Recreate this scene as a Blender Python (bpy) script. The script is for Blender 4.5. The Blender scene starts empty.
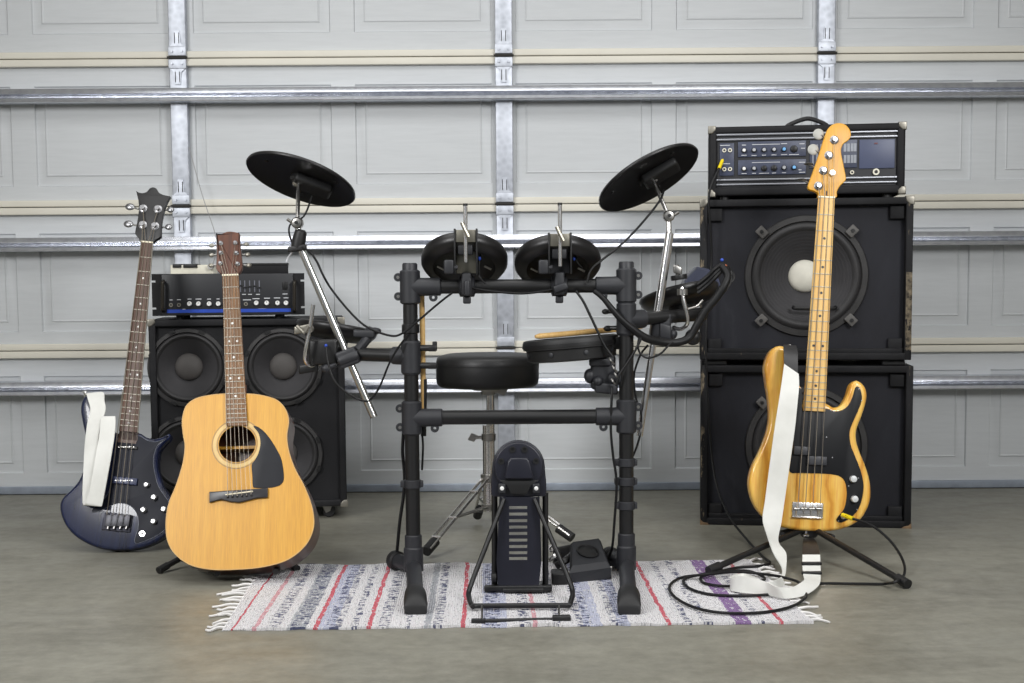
import bpy, bmesh, math, random
from mathutils import Vector, Matrix
random.seed(7)
PI = math.pi
R = math.radians
C = bpy.context.scene.collection
V = Vector

# ------------------------------------------------------------------ camera
FOC, H, PITCH, ROLL = 1300.0, 0.77, 4.4, -0.40
PCY = 283 + FOC*math.tan(R(PITCH))      # the photo is a crop: its principal point lies below the middle
CM = Matrix.Rotation(R(90 - PITCH), 3, 'X') @ Matrix.Rotation(R(ROLL), 3, 'Z')
CAMP = V((0, 0, H))

def ray(px, py):
    return CM @ V(((px - 512) / FOC, -(py - PCY) / FOC, -1))
def at(px, py, Y):
    d = ray(px, py); return CAMP + d * (Y / d.y)
def flo(px, py, z=0.0):
    d = ray(px, py); return CAMP + d * ((z - H) / d.z)

class Frame:
    """a thing's own axes: x right, y away (depth), z up along it"""
    def __init__(s, org, yaw=0, lean=0, side=0):
        s.org = V(org)
        s.M = Matrix.Translation(s.org) @ Matrix.Rotation(R(yaw), 4, 'Z') @ Matrix.Rotation(R(-lean), 4, 'X') @ Matrix.Rotation(R(side), 4, 'Y')
        s.I = s.M.inverted()
    def uv(s, px, py, d=0.0):
        o = s.I @ CAMP; r = s.I.to_3x3() @ ray(px, py)
        p = o + r * ((d - o.y) / r.y)
        return (p.x, p.z)
    def p(s, px, py, d=0.0):
        u = s.uv(px, py, d); return V((u[0], d, u[1]))
    def l(s, w): return s.I @ V(w)

# ------------------------------------------------------------------ mesh builder
def catmull(pts, n=6, closed=True):
    out = []; N = len(pts); P = [V(p) for p in pts]
    rng = range(N) if closed else range(N - 1)
    for i in rng:
        if closed: p0, p1, p2, p3 = P[i-1], P[i], P[(i+1) % N], P[(i+2) % N]
        else: p0, p1, p2, p3 = P[max(i-1, 0)], P[i], P[i+1], P[min(i+2, N-1)]
        for k in range(n):
            t = k / n
            out.append(0.5 * ((2*p1) + (p2-p0)*t + (2*p0-5*p1+4*p2-p3)*t*t + (3*p1-p0-3*p2+p3)*t**3))
    if not closed: out.append(P[-1])
    return out

def orient(o):
    a = sum(o[i-1][0]*o[i][1] - o[i][0]*o[i-1][1] for i in range(len(o)))
    return list(o) if a > 0 else list(reversed(o))
def inset(o, d):
    out = []; n = len(o)
    for i in range(n):
        a, b, c = V(o[i-1]).to_2d(), V(o[i]).to_2d(), V(o[(i+1) % n]).to_2d()
        e = (c - a)
        if e.length < 1e-9: e = b - a
        e.normalize(); nn = V((-e.y, e.x))
        out.append(b + nn * d)
    return out

class MB:
    def __init__(s): s.b = bmesh.new()
    def loops(s, L, cap0=True, cap1=True, closed=True):
        rings = [[s.b.verts.new(p) for p in l] for l in L]
        n = len(rings[0])
        for a, b in zip(rings, rings[1:]):
            for i in (range(n) if closed else range(n-1)):
                j = (i+1) % n
                try: s.b.faces.new((a[i], a[j], b[j], b[i]))
                except ValueError: pass
        if cap0: s.b.faces.new(list(reversed(rings[0])))
        if cap1: s.b.faces.new(rings[-1])
        return s
    def box(s, a, b, bev=0.0):
        x0, x1 = sorted((a[0], b[0])); y0, y1 = sorted((a[1], b[1])); z0, z1 = sorted((a[2], b[2]))
        if bev <= 0:
            return s.loops([[(x0,y0,z),(x1,y0,z),(x1,y1,z),(x0,y1,z)] for z in (z0, z1)])
        bv = min(bev, (x1-x0)*.45, (y1-y0)*.45, (z1-z0)*.45)
        def ring(k, z):
            r = bv; i = k
            pts = []
            for cx, cy, a0 in ((x0+r, y0+r, PI), (x1-r, y0+r, 1.5*PI), (x1-r, y1-r, 0), (x0+r, y1-r, .5*PI)):
                for q in range(4):
                    an = a0 + q*PI/6
                    pts.append((cx + (r-i)*math.cos(an), cy + (r-i)*math.sin(an), z))
            return pts
        L = []
        for q in range(4):
            an = q*PI/6; L.append(ring(bv*(1-math.sin(an))*.98, z0 + bv*(1-math.cos(an))))
        for q in range(3, -1, -1):
            an = q*PI/6; L.append(ring(bv*(1-math.sin(an))*.98, z1 - bv*(1-math.cos(an))))
        return s.loops(L)
    def obox(s, c, ax, ay, az, bev=0.0):
        """box centred at c with half-extent vectors"""
        m = MB(); m.box((-1,-1,-1), (1,1,1)) if bev <= 0 else m.box((-ax.length,-ay.length,-az.length), (ax.length, ay.length, az.length), bev)
        if bev <= 0: T = Matrix((ax, ay, az)).transposed()
        else: T = Matrix((ax.normalized(), ay.normalized(), az.normalized())).transposed()
        me = bpy.data.meshes.new('t'); m.b.to_mesh(me); m.b.free()
        me.transform(Matrix.Translation(c) @ T.to_4x4()); s.b.from_mesh(me); bpy.data.meshes.remove(me)
        return s
    def cyl(s, p0, p1, r0, r1=None, seg=20):
        p0, p1 = V(p0), V(p1); r1 = r0 if r1 is None else r1
        d = (p1-p0).normalized(); u = d.orthogonal().normalized(); w = d.cross(u)
        return s.loops([[p + (u*math.cos(2*PI*i/seg) + w*math.sin(2*PI*i/seg))*r for i in range(seg)] for p, r in ((p0, r0), (p1, r1))])
    def lathe(s, prof, org, ax, seg=40, cap0=True, cap1=True):
        """prof: (radius, height along ax)"""
        o = V(org); d = V(ax).normalized(); u = d.orthogonal().normalized(); w = d.cross(u)
        return s.loops([[o + d*h + (u*math.cos(2*PI*i/seg) + w*math.sin(2*PI*i/seg))*max(r, 1e-5) for i in range(seg)] for r, h in prof], cap0, cap1)
    def ring(s, r0, r1, h0, h1, org, ax, seg=40):
        return s.lathe([(r0,h0),(r1,h0),(r1,h1),(r0,h1),(r0,h0)], org, ax, seg, False, False)
    def tube(s, pts, r, seg=10, n=6, smooth=True, taper=None):
        P = catmull(pts, n, False) if smooth else [V(p) for p in pts]
        Q = [P[0]]
        for p in P[1:]:
            if (p-Q[-1]).length > 1e-5: Q.append(p)
        P = Q; L = []; u = None
        for i, p in enumerate(P):
            d = (P[min(i+1, len(P)-1)] - P[max(i-1, 0)])
            d = d.normalized() if d.length > 1e-9 else V((0,0,1))
            if u is None: u = d.orthogonal().normalized()
            u = (u - d*u.dot(d)); u = u.normalized() if u.length > 1e-6 else d.orthogonal().normalized()
            w = d.cross(u); rr = r if taper is None else taper(i/(len(P)-1))
            L.append([p + (u*math.cos(2*PI*k/seg) + w*math.sin(2*PI*k/seg))*rr for k in range(seg)])
        return s.loops(L)
    def prism(s, o, y0, y1, rad=0.0, rad1=None, steps=4):
        """outline o in (x,z), front y0, back y1, rounded edges"""
        o = [V((p[0], p[1])) for p in orient(o)]
        rad1 = rad if rad1 is None else rad1; L = []
        def lay(d, y): return [(q[0], y, q[1]) for q in (inset(o, d) if d > 0 else o)]
        if rad > 0:
            for k in range(steps):
                a = k/steps*PI/2; L.append(lay(rad*(1-math.sin(a)), y0 + rad*(1-math.cos(a))))
            L.append(lay(0, y0+rad))
        else: L.append(lay(0, y0))
        if rad1 > 0:
            L.append(lay(0, y1-rad1))
            for k in range(steps-1, -1, -1):
                a = k/steps*PI/2; L.append(lay(rad1*(1-math.sin(a)), y1 - rad1*(1-math.cos(a))))
        else: L.append(lay(0, y1))
        return s.loops(L)
    def holed(s, outer, holes, y0, y1):
        """flat plate with holes"""
        for y in (y0, y1):
            es = []
            for lp in [outer] + holes:
                vs = [s.b.verts.new((p[0], y, p[1])) for p in lp]
                es += [s.b.edges.new((vs[i], vs[(i+1) % len(vs)])) for i in range(len(vs))]
            bmesh.ops.triangle_fill(s.b, edges=es, use_beauty=True)
        for lp in [outer] + holes:
            s.loops([[(p[0], y0, p[1]) for p in lp], [(p[0], y1, p[1]) for p in lp]], False, False)
        bmesh.ops.remove_doubles(s.b, verts=s.b.verts, dist=1e-5)
        return s
    def band(s, st, th=.003, n=6, sm=True):
        """strap: stations (edgeA, edgeB)"""
        A = catmull([a for a, b in st], n, False) if sm else [V(a) for a, b in st]
        B = catmull([b for a, b in st], n, False) if sm else [V(b) for a, b in st]
        L = []
        for i in range(len(A)):
            t = A[min(i+1, len(A)-1)] + B[min(i+1, len(A)-1)] - A[max(i-1, 0)] - B[max(i-1, 0)]
            nn = t.cross(B[i]-A[i]); nn = nn.normalized()*th/2 if nn.length > 1e-9 else V((0, th/2, 0))
            if L and nn.dot(last) < 0: nn = -nn
            last = nn
            L.append([A[i]-nn, B[i]-nn, B[i]+nn, A[i]+nn])
        return s.loops(L)
    def sphere(s, c, r, sc=(1,1,1), seg=16):
        prof = [(math.sin(PI*k/10)*r, -math.cos(PI*k/10)*r) for k in range(11)]
        m = MB(); m.lathe(prof, (0,0,0), (0,0,1), seg)
        me = bpy.data.meshes.new('t'); m.b.to_mesh(me); m.b.free()
        me.transform(Matrix.Translation(c) @ Matrix.Diagonal((*sc, 1))); s.b.from_mesh(me); bpy.data.meshes.remove(me)
        return s
    def build(s, name, mat, parent=None, ang=35, M=None):
        bmesh.ops.recalc_face_normals(s.b, faces=s.b.faces)
        me = bpy.data.meshes.new(name); s.b.to_mesh(me); s.b.free()
        for p in me.polygons: p.use_smooth = True
        me.set_sharp_from_angle(angle=R(ang))
        me.materials.append(mat)
        o = bpy.data.objects.new(name, me); C.objects.link(o)
        if parent: o.parent = parent
        if M is not None: o.matrix_world = M
        return o

def tag(o, label=None, cat=None, group=None, kind=None):
    if label: o['label'] = label
    if cat: o['category'] = cat
    if group: o['group'] = group
    if kind: o['kind'] = kind
    return o
def thing(name, label, cat, F, group=None):
    o = bpy.data.objects.new(name, None); C.objects.link(o)
    o.empty_display_size = .05; o.matrix_world = F.M
    return tag(o, label, cat, group)
def solo(mb, name, mat, F, label, cat, group=None):
    o = mb.build(name, mat); o.matrix_world = F.M; return tag(o, label, cat, group)

# ------------------------------------------------------------------ materials
def lin(c):
    return tuple(((x/255)/12.92 if x/255 <= .04045 else ((x/255+.055)/1.055)**2.4) for x in c) + (1,)
class NT:
    def __init__(s, name):
        s.m = bpy.data.materials.new(name); s.m.use_nodes = True
        s.t = s.m.node_tree; s.bs = s.t.nodes['Principled BSDF']
    def n(s, ty, **k):
        x = s.t.nodes.new(ty)
        for a, b in k.items():
            if a.startswith('i_'): x.inputs[a[2:].replace('_', ' ')].default_value = b
            else: setattr(x, a, b)
        return x
    def l(s, a, b): s.t.links.new(a, b)
    def coord(s, scale=(1,1,1), kind='Object', rot=(0,0,0)):
        t = s.n('ShaderNodeTexCoord'); m = s.n('ShaderNodeMapping'); m.inputs['Scale'].default_value = scale
        m.inputs['Rotation'].default_value = rot
        s.l(t.outputs[kind], m.inputs[0]); return m.outputs[0]
    def noise(s, vec, scale, detail=4, rough=.55, dist=0):
        x = s.n('ShaderNodeTexNoise'); x.inputs['Scale'].default_value = scale; x.inputs['Detail'].default_value = detail
        x.inputs['Roughness'].default_value = rough; x.inputs['Distortion'].default_value = dist
        if vec is not None: s.l(vec, x.inputs['Vector'])
        return x.outputs['Fac']
    def ramp(s, fac, stops, interp='LINEAR'):
        r = s.n('ShaderNodeValToRGB'); r.color_ramp.interpolation = interp
        e = r.color_ramp.elements
        while len(e) < len(stops): e.new(.5)
        for i, (p, c) in enumerate(stops): e[i].position = p; e[i].color = c if len(c) == 4 else lin(c)
        s.l(fac, r.inputs[0]); return r.outputs[0]
    def math(s, op, a, b=None, clamp=False):
        x = s.n('ShaderNodeMath', operation=op, use_clamp=clamp)
        for i, q in enumerate((a, b)):
            if q is None: continue
            if isinstance(q, (int, float)): x.inputs[i].default_value = q
            else: s.l(q, x.inputs[i])
        return x.outputs[0]
    def mix(s, fac, a, b, bt='MIX'):
        x = s.n('ShaderNodeMix', data_type='RGBA', blend_type=bt)
        if isinstance(fac, (int, float)): x.inputs[0].default_value = fac
        else: s.l(fac, x.inputs[0])
        for i, q in ((6, a), (7, b)):
            if isinstance(q, tuple): x.inputs[i].default_value = q if len(q) == 4 else lin(q)
            else: s.l(q, x.inputs[i])
        return x.outputs[2]
    def bump(s, h, st=.2, dist=.002):
        b = s.n('ShaderNodeBump'); b.inputs['Strength'].default_value = st; b.inputs['Distance'].default_value = dist
        s.l(h, b.inputs['Height']); s.l(b.outputs[0], s.bs.inputs['Normal'])
    def set(s, col=None, rough=None, metal=None, coat=None, spec=None):
        for nm, v in (('Base Color', col), ('Roughness', rough), ('Metallic', metal), ('Coat Weight', coat), ('Specular IOR Level', spec)):
            if v is None: continue
            if isinstance(v, tuple): v = v if len(v) == 4 else lin(v)
            if isinstance(v, (int, float, tuple)): s.bs.inputs[nm].default_value = v
            else: s.l(v, s.bs.inputs[nm])
        return s
def plain(name, col, rough=.5, metal=0.0, coat=0.0, var=.12, sc=18, bump=0.0, spec=None):
    t = NT(name); f = t.noise(t.coord(), sc)
    c = lin(col); lo = tuple(x*(1-var) for x in c[:3]) + (1,); hi = tuple(min(1, x*(1+var)) for x in c[:3]) + (1,)
    t.set(t.ramp(f, [(.3, lo), (.7, hi)]), rough, metal, coat, spec)
    if bump: t.bump(t.noise(t.coord(), sc*14, 3), bump, .001)
    return t.m

M = {}
M['tube'] = plain('black_tube', (17, 17, 18), .42, var=.1)
M['plastic'] = plain('charcoal_plastic', (36, 37, 41), .5, var=.12, bump=.1)
M['blackpl'] = plain('black_plastic', (16, 16, 17), .45)
M['rubber'] = plain('black_rubber', (22, 22, 23), .55, bump=.2)
M['cable'] = plain('black_cable', (18, 18, 19), .5, spec=.3)
M['cone'] = plain('speaker_cone', (48, 47, 49), .75, bump=.2)
M['surround'] = plain('speaker_surround', (38, 37, 38), .6)
M['gasket'] = plain('speaker_gasket', (42, 41, 41), .65, bump=.3, var=.3)
M['cap_grey'] = plain('grey_dust_cap', (76, 73, 71), .7)
M['cap_cream'] = plain('cream_dust_cap', (214, 211, 198), .6)
M['chrome'] = plain('chrome', (228, 226, 224), .22, 1.0, var=.04)
M['steel'] = plain('brushed_steel', (160, 158, 154), .34, 1.0, var=.1)
M['nickel'] = plain('worn_nickel', (150, 146, 136), .4, .7, var=.15)
M['plate'] = plain('bracket_plate', (146, 142, 130), .35, .8)
M['satin'] = plain('satin_metal', (150, 150, 152), .32, .9)
M['white_knob'] = plain('white_plastic', (232, 232, 230), .35)
M['cream'] = plain('cream_plastic', (226, 222, 205), .5)
M['grey_knob'] = plain('grey_plastic', (176, 178, 182), .4)
M['blue_knob'] = plain('blue_plastic', (118, 176, 226), .4)
M['yellow'] = plain('yellow_plastic', (232, 206, 20), .4)
M['print'] = plain('white_print', (200, 202, 206), .5)
M['blue_print'] = plain('blue_print', (34, 70, 170), .4)
M['panel'] = plain('black_panel', (28, 29, 33), .45, var=.06)
M['slate'] = plain('slate_panel', (58, 64, 84), .42, var=.18, sc=60)
M['screen'] = plain('slate_plate', (72, 79, 104), .42, var=.06)
M['ltape'] = plain('black_leather', (24, 23, 24), .5, bump=.3)
M['frame_pick'] = plain('pickguard_black', (18, 19, 22), .42, spec=.25)
M['amp_guard'] = plain('guitar_pickguard', (40, 41, 45), .45, spec=.2)
M['ebony'] = plain('ebony', (44, 43, 46), .35)
M['bone'] = plain('bone', (235, 226, 200), .4)
M['pearl'] = plain('pearl', (224, 224, 220), .3)
M['string'] = plain('string', (170, 160, 145), .35, .9)
M['fret'] = plain('fret_wire', (168, 162, 150), .5, .7)
M['blackgloss'] = plain('black_gloss', (13, 12, 13), .4)
M['cymbal'] = plain('cymbal_rubber', (19, 18, 19), .38, bump=.1)
M['seat'] = plain('black_vinyl', (18, 18, 19), .45, bump=.25, sc=30)
M['bluepl'] = plain('ink_plastic', (24, 25, 36), .35, var=.15)
M['rosewood'] = None

def tolex(name, col, wear=False, hw=.33, z0=0, z1=0):
    t = NT(name); co = t.coord()
    f = t.noise(co, 420, 2); base = t.ramp(t.noise(co, 7), [(.3, tuple(max(0, x-5) for x in col)), (.7, tuple(x+7 for x in col))])
    out = base
    if wear:
        sx = t.n('ShaderNodeSeparateXYZ'); t.l(co, sx.inputs[0])
        ex = t.math('GREATER_THAN', t.math('ABSOLUTE', sx.outputs[0]), hw - .018)
        fr = t.math('LESS_THAN', sx.outputs[1], .004)
        nz = t.noise(t.coord((1, 1, .35)), 16, 6, .7)
        w = t.math('MULTIPLY', t.math('MULTIPLY', ex, fr), t.math('GREATER_THAN', nz, .56))
        if z1:
            rx = t.math('GREATER_THAN', sx.outputs[0], hw - .022); zz = t.math('MULTIPLY', t.math('LESS_THAN', sx.outputs[2], z1), t.math('GREATER_THAN', sx.outputs[2], z0))
            w = t.math('MAXIMUM', w, t.math('MULTIPLY', t.math('MULTIPLY', t.math('MULTIPLY', rx, fr), zz), t.math('GREATER_THAN', nz, .44)))
        w2 = t.math('MULTIPLY', fr, t.math('GREATER_THAN', t.noise(t.coord((1, 1, 1), 'Object', (0, .2, 0)), 30, 8, .75), .66))
        wm = t.math('MAXIMUM', w, t.math('MULTIPLY', w2, .5))
        out = t.mix(wm, base, t.ramp(t.noise(co, 60), [(.35, (54, 49, 43)), (.7, (136, 124, 104))]))
    t.set(out, .6, spec=.22); t.bump(f, .35, .0008); return t.m
M['tolex'] = tolex('black_tolex', (26, 26, 28))
M['tolex_worn'] = tolex('worn_black_tolex', (24, 24, 26), True)
M['tolex_edge'] = tolex('edge_worn_tolex', (24, 24, 26), True, .325, .03, .27)
def baffle():
    t = NT('scuffed_baffle'); co = t.coord((1, 1, .5))
    a = t.noise(co, 3.5, 8, .7, .6)
    t.set(t.ramp(a, [(.35, (28, 28, 33)), (.6, (36, 37, 43)), (.78, (58, 59, 64))]), .62, spec=.25)
    t.bump(t.noise(t.coord(), 200), .2, .0006); return t.m
M['baffle'] = baffle()
def strip():
    t = NT('aluminium_strip'); t.set((150, 152, 158), .4, .8); return t.m
M['alu'] = strip()

def wood(name, stops, scale=(6, 1, .6), freq=14, rough=.35, coat=.0, dist=1.2):
    t = NT(name); co = t.coord(scale)
    a = t.noise(co, freq, 6, .6, dist); b = t.noise(t.coord((60, 20, 2)), 8, 3)
    c = t.ramp(a, stops); c = t.mix(.18, c, t.ramp(b, [(.3, (90, 60, 25)), (.7, (255, 235, 190))]), 'OVERLAY')
    t.set(c, rough, 0, coat); return t.m
M['spruce'] = wood('spruce_top', [(.2, (190, 138, 42)), (.5, (202, 150, 50)), (.8, (214, 164, 64))], (9, 1, .25), 4, .42, .0, .3)
def ash():
    t = NT('honey_ash'); w = t.n('ShaderNodeTexWave', bands_direction='X'); w.inputs['Scale'].default_value = 7; w.inputs['Distortion'].default_value = 7
    w.inputs['Detail'].default_value = 4; w.inputs['Detail Scale'].default_value = 1.6; t.l(t.coord((1, 1, .42)), w.inputs[0])
    c = t.ramp(w.outputs['Fac'], [(.0, (198, 138, 48)), (.12, (216, 160, 64)), (.5, (226, 174, 78)), (1, (232, 186, 96))])
    f = t.noise(t.coord((90, 1, 3)), 4, 3); c = t.mix(.16, c, t.ramp(f, [(.35, (120, 76, 20)), (.6, (255, 240, 200))]), 'OVERLAY')
    t.set(c, .3, 0, .45); return t.m
M['ash'] = ash()
M['maple'] = wood('maple_neck', [(.25, (206, 160, 84)), (.5, (220, 180, 108)), (.8, (230, 196, 128))], (6, 1, .5), 6, .45, .0, .5)
M['maple_head'] = wood('amber_maple', [(.25, (200, 142, 26)), (.5, (212, 156, 36)), (.8, (222, 168, 52))], (6, 1, .5), 6, .4, .0, .5)
M['rosewood'] = wood('rosewood', [(.25, (62, 44, 38)), (.5, (84, 62, 52)), (.8, (104, 78, 64))], (10, 1, .5), 8, .45)
M['fingerboard'] = wood('brown_fingerboard', [(.25, (92, 66, 44)), (.5, (122, 90, 60)), (.8, (150, 114, 78))], (10, 1, .4), 8, .5)
M['mahogany'] = wood('mahogany', [(.25, (64, 34, 22)), (.5, (88, 50, 32)), (.8, (108, 64, 42))], (8, 1, .5), 8, .5)
M['sides'] = wood('dark_sides', [(.25, (58, 34, 24)), (.5, (78, 48, 34)), (.8, (96, 60, 42))], (3, 3, 3), 4, .3, .3)
M['stick'] = wood('hickory', [(.25, (206, 166, 104)), (.5, (222, 184, 122)), (.8, (232, 200, 144))], (8, 8, 8), 5, .45)
def blue_body():
    t = NT('midnight_blue_lacquer'); a = t.noise(t.coord((8, 1, .8)), 7, 6, .6, .8)
    t.set(t.ramp(a, [(.3, (13, 18, 38)), (.6, (21, 30, 62)), (.85, (36, 50, 98))]), .26, 0.0, .4, .35); return t.m
M['blue'] = blue_body()
def cloth():
    t = NT('white_webbing'); w = t.n('ShaderNodeTexWave'); w.inputs['Scale'].default_value = 160; t.l(t.coord(), w.inputs[0])
    t.set(t.ramp(t.noise(t.coord(), 9), [(.3, (214, 214, 208)), (.7, (234, 234, 229))]), .8); t.bump(w.outputs['Fac'], .25, .0006); return t.m
M['strap'] = cloth()

def door_mat():
    t = NT('grey_door_skin'); co = t.coord((1.2, 1, 14))
    g = t.noise(co, 5, 6, .65, .4); blot = t.noise(t.coord(), 1.2, 4)
    c = t.ramp(blot, [(.3, (190, 193, 195)), (.7, (198, 201, 203))])
    c = t.mix(.5, c, t.ramp(g, [(.25, (184, 187, 189)), (.6, (198, 201, 203))]), 'MIX')
    t.set(c, .5); t.bump(g, .2, .0012); return t.m
M['door'] = door_mat()
M['door_edge'] = plain('cream_door_edge', (216, 212, 199), .5, var=.04, sc=4)
def galv(name, a, b, r):
    t = NT(name); v = t.n('ShaderNodeTexVoronoi'); v.inputs['Scale'].default_value = 45; t.l(t.coord(), v.inputs[0])
    f = t.mix(.5, v.outputs['Distance'], t.noise(t.coord((1, 1, .3)), 12, 5))
    t.set(t.ramp(f, [(.2, a), (.7, b)]), r, .85); return t.m
M['galv'] = galv('galvanised_steel', (168, 172, 180), (198, 202, 210), .5)
M['galv2'] = galv('galvanised_strut', (196, 199, 208), (222, 225, 232), .24)
M['dark_gap'] = plain('dark_seal', (46, 44, 42), .8)
M['wall'] = plain('painted_wall', (205, 203, 198), .8, bump=.1)
def floor_mat():
    t = NT('stained_concrete'); co = t.coord((.55, 1, 1))
    a = t.noise(co, 1.6, 8, .62, .5); b = t.noise(t.coord(), 26, 6, .7); d = t.noise(t.coord((.5, 1.3, 1)), 4.5, 6, .7, .8)
    c = t.ramp(a, [(.25, (108, 106, 95)), (.5, (127, 125, 113)), (.75, (143, 141, 129))])
    c = t.mix(.35, c, t.ramp(d, [(.35, (92, 90, 80)), (.62, (152, 150, 138))]))
    c = t.mix(.22, c, t.ramp(b, [(.35, (90, 88, 80)), (.65, (162, 159, 148))]))
    t.set(c, t.ramp(t.noise(co, 2.4, 6, .7), [(.3, (.30, .30, .30, 1)), (.7, (.55, .55, .55, 1))]))
    t.bump(b, .12, .002); return t.m
M['floor'] = floor_mat()

# ------------------------------------------------------------------ setting
DY = 4.78
def build_room():
    f = MB().box((-3.3, -1.5, -.1), (3.3, 5.6, 0)).build('floor', M['floor']); tag(f, kind='structure')
    o = MB().box((-3.3, -1.5, 2.75), (3.3, 5.0, 2.85)).build('ceiling', M['wall']); tag(o, kind='structure')
    for nm, x0, x1 in (('wall_left', -3.4, -3.3), ('wall_right', 3.3, 3.4)):
        tag(MB().box((x0, -1.5, -.1), (x1, 5.0, 2.85)).build(nm, M['wall']), kind='structure')
    b = MB().box((-3.3, 4.86, 0), (-2.45, 5.0, 2.75)); b.box((2.45, 4.86, 0), (3.3, 5.0, 2.75)); b.box((-2.45, 4.86, 2.2), (2.45, 5.0, 2.75))
    tag(b.build('wall_back', M['wall']), kind='structure')
    # sectional door
    d = bpy.data.objects.new('door_1', None); C.objects.link(d); d.location = (0, DY, 0); tag(d, kind='structure')
    seam = [at(503, y, DY).z for y in (57, 204.5, 347.5)]
    zs = [seam[0] + .545, seam[0], seam[1], seam[2], .012]
    X0 = at(192.5, 20, DY).x; PX = (at(837, 20, DY).x - X0)/4; PWD = at(330, 20, DY).x - X0
    for k in range(4):
        zt, zb = zs[k], zs[k+1]
        m = MB(); zp1 = zt - .094; zp0 = zt - .454
        lefts = [X0 + PX*i for i in range(-2, 7)]
        xs0, xs1 = -2.43, 2.45
        lefts = [x for x in lefts if x > xs0 and x + PWD < xs1 + .01]
        def q(x0, x1, z0, z1, y=0):
            vs = [m.b.verts.new((x, y, z)) for x, z in ((x0,z0),(x1,z0),(x1,z1),(x0,z1))]; m.b.faces.new(vs)
        q(xs0, xs1, zp1, zt); q(xs0, xs1, zb, zp0)
        cur = xs0
        for x in lefts:
            if x > cur: q(cur, x, zp0, zp1)
            cur = x + PWD
            x1 = x + PWD
            L = []
            for ins, y in ((0, 0), (.004, .007), (.008, .0075), (.036, .0015), (.040, -.0012), (.045, .001)):
                L.append([(x+ins, y, zp0+ins), (x1-ins, y, zp0+ins), (x1-ins, y, zp1-ins), (x+ins, y, zp1-ins)])
            m.loops(L, False, True)
        if cur < xs1: q(cur, xs1, zp0, zp1)
        m.box((xs0, .02, zb+.002), (xs1, .045, zt-.002))
        bmesh.ops.remove_doubles(m.b, verts=m.b.verts, dist=1e-4)
        o = m.build('door_section', M['door'], d, 20)
        e = MB().box((xs0, -.022, zt-.027), (xs1, .03, zt-.0015), .003).build('section_edge', M['door_edge'], o)
        if k < 3: MB().box((xs0, -.022, zb+.0015), (xs1, .03, zb+.025), .003).build('section_edge', M['door_edge'], o)
        # strut
        zc = zt - .137
        prof = [(0,.0265),(-.060,.0265),(-.0635,.0255),(-.072,.0095),(-.0725,.007),(-.069,.0045),(-.050,.002),(-.048,-.004),(-.068,-.0085),(-.070,-.0095),(-.0745,-.0195),(-.0735,-.0225),(-.070,-.0235),(0,-.0235),
                (0,-.022),(-.070,-.022),(-.072,-.020),(-.068,-.010),(-.0465,-.005),(-.0485,.003),(-.069,.006),(-.070,.0095),(-.0625,.0245),(0,.0250)]
        s = MB().loops([[(x, y, zc+z) for y, z in prof] for x in (xs0, xs1)])
        if k > 0: s.build('strut', M['galv2'], o, 25)
    # vertical stiles with hinges
    for xi, X in enumerate((at(178.8, 25, DY).x - 1.185, at(178.8, 25, DY).x, at(503.5, 25, DY).x, at(825, 25, DY).x, at(825, 25, DY).x + 1.18)):
        st = MB()
        for k in range(4):
            zt, zb = zs[k], zs[k+1]
            st.box((X-.031, -.032, zb+.003), (X+.031, -.002, zt-.003), .003)
        so = st.build('stile', M['galv'], d)
        for k in range(1, 4):
            z = zs[k]
            for sg in (1, -1):
                h = MB().box((X-.032, -.039, z+sg*.006), (X+.032, -.031, z+sg*.040), .002)
                h.prism([(X-.026, z+sg*.04), (X-.014, z+sg*.052), (X-.010, z+sg*.095), (X+.010, z+sg*.095), (X+.014, z+sg*.052), (X+.026, z+sg*.04)], -.037, -.031)
                for dx in (-.006, .006):
                    pass
                for dx in (-.018, .018):
                    h.cyl((X+dx, -.039, z+sg*.022), (X+dx, -.044, z+sg*.022), .0045, seg=8)
                hh = h.build('hinge', M['galv'], d)
                ms = MB().box((X-.009, -.0385, z+sg*.05), (X-.0065, -.036, z+sg*.088)); ms.build('dark_slit', M['dark_gap'], hh)  # near-black bars stand in for the dark of open slits in the hinge
                ms = MB().box((X+.0065, -.0385, z+sg*.05), (X+.009, -.036, z+sg*.088)); ms.build('dark_slit', M['dark_gap'], hh)
            MB().cyl((X-.036, -.036, z), (X+.036, -.036, z), .005, seg=10).build('hinge_pin', M['dark_gap'], d)
    # bottom rail and seal
    MB().box((-2.43, -.012, .002), (2.45, .04, .030), .003).build('bottom_rail', plain('bottom_rail', (150, 158, 170), .4, .3), d)
    MB().box((-2.43, -.004, .0), (2.45, .03, .008)).build('bottom_seal', M['dark_gap'], d)
    # lock plate with pull cord
    F = Frame(at(195, 270, DY-.04))
    g = d
    p0 = at(173, 264, DY-.06) - V((0, DY, 0)); p1 = at(216, 277, DY-.06) - V((0, DY, 0))
    lk = MB().box((p0.x, -.10, p1.z), (p1.x, -.032, p0.z-.004), .003).build('lock_case', M['cream'], d)
    for a, b in ((173, 181.5), (183.5, 197.5)):
        u0 = at(a, 264, DY-.1) - V((0, DY, 0)); u1 = at(b, 267.6, DY-.1) - V((0, DY, 0))
        MB().box((u0.x, -.106, u1.z), (u1.x, -.05, u0.z), .001).build('lock_slot', M['blackpl'], lk)
    c = at(211.5, 266.5, DY-.1) - V((0, DY, 0))
    MB().cyl(c, c + V((0, -.02, 0)), .010).build('lock_cylinder', M['steel'], lk)
    a = at(189, 147, DY-.05) - V((0, DY, 0)); b = at(216.5, 240, DY-.11) - V((0, DY, 0)); cc = at(213, 264, DY-.105) - V((0, DY, 0))
    MB().tube([a, a.lerp(b, .5)+V((-.003,0,-.002)), b, cc], .0016, 6).build('pull_cord', plain('grey_cord', (150, 150, 150), .6), d)
build_room()
exec_parts = []

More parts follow.
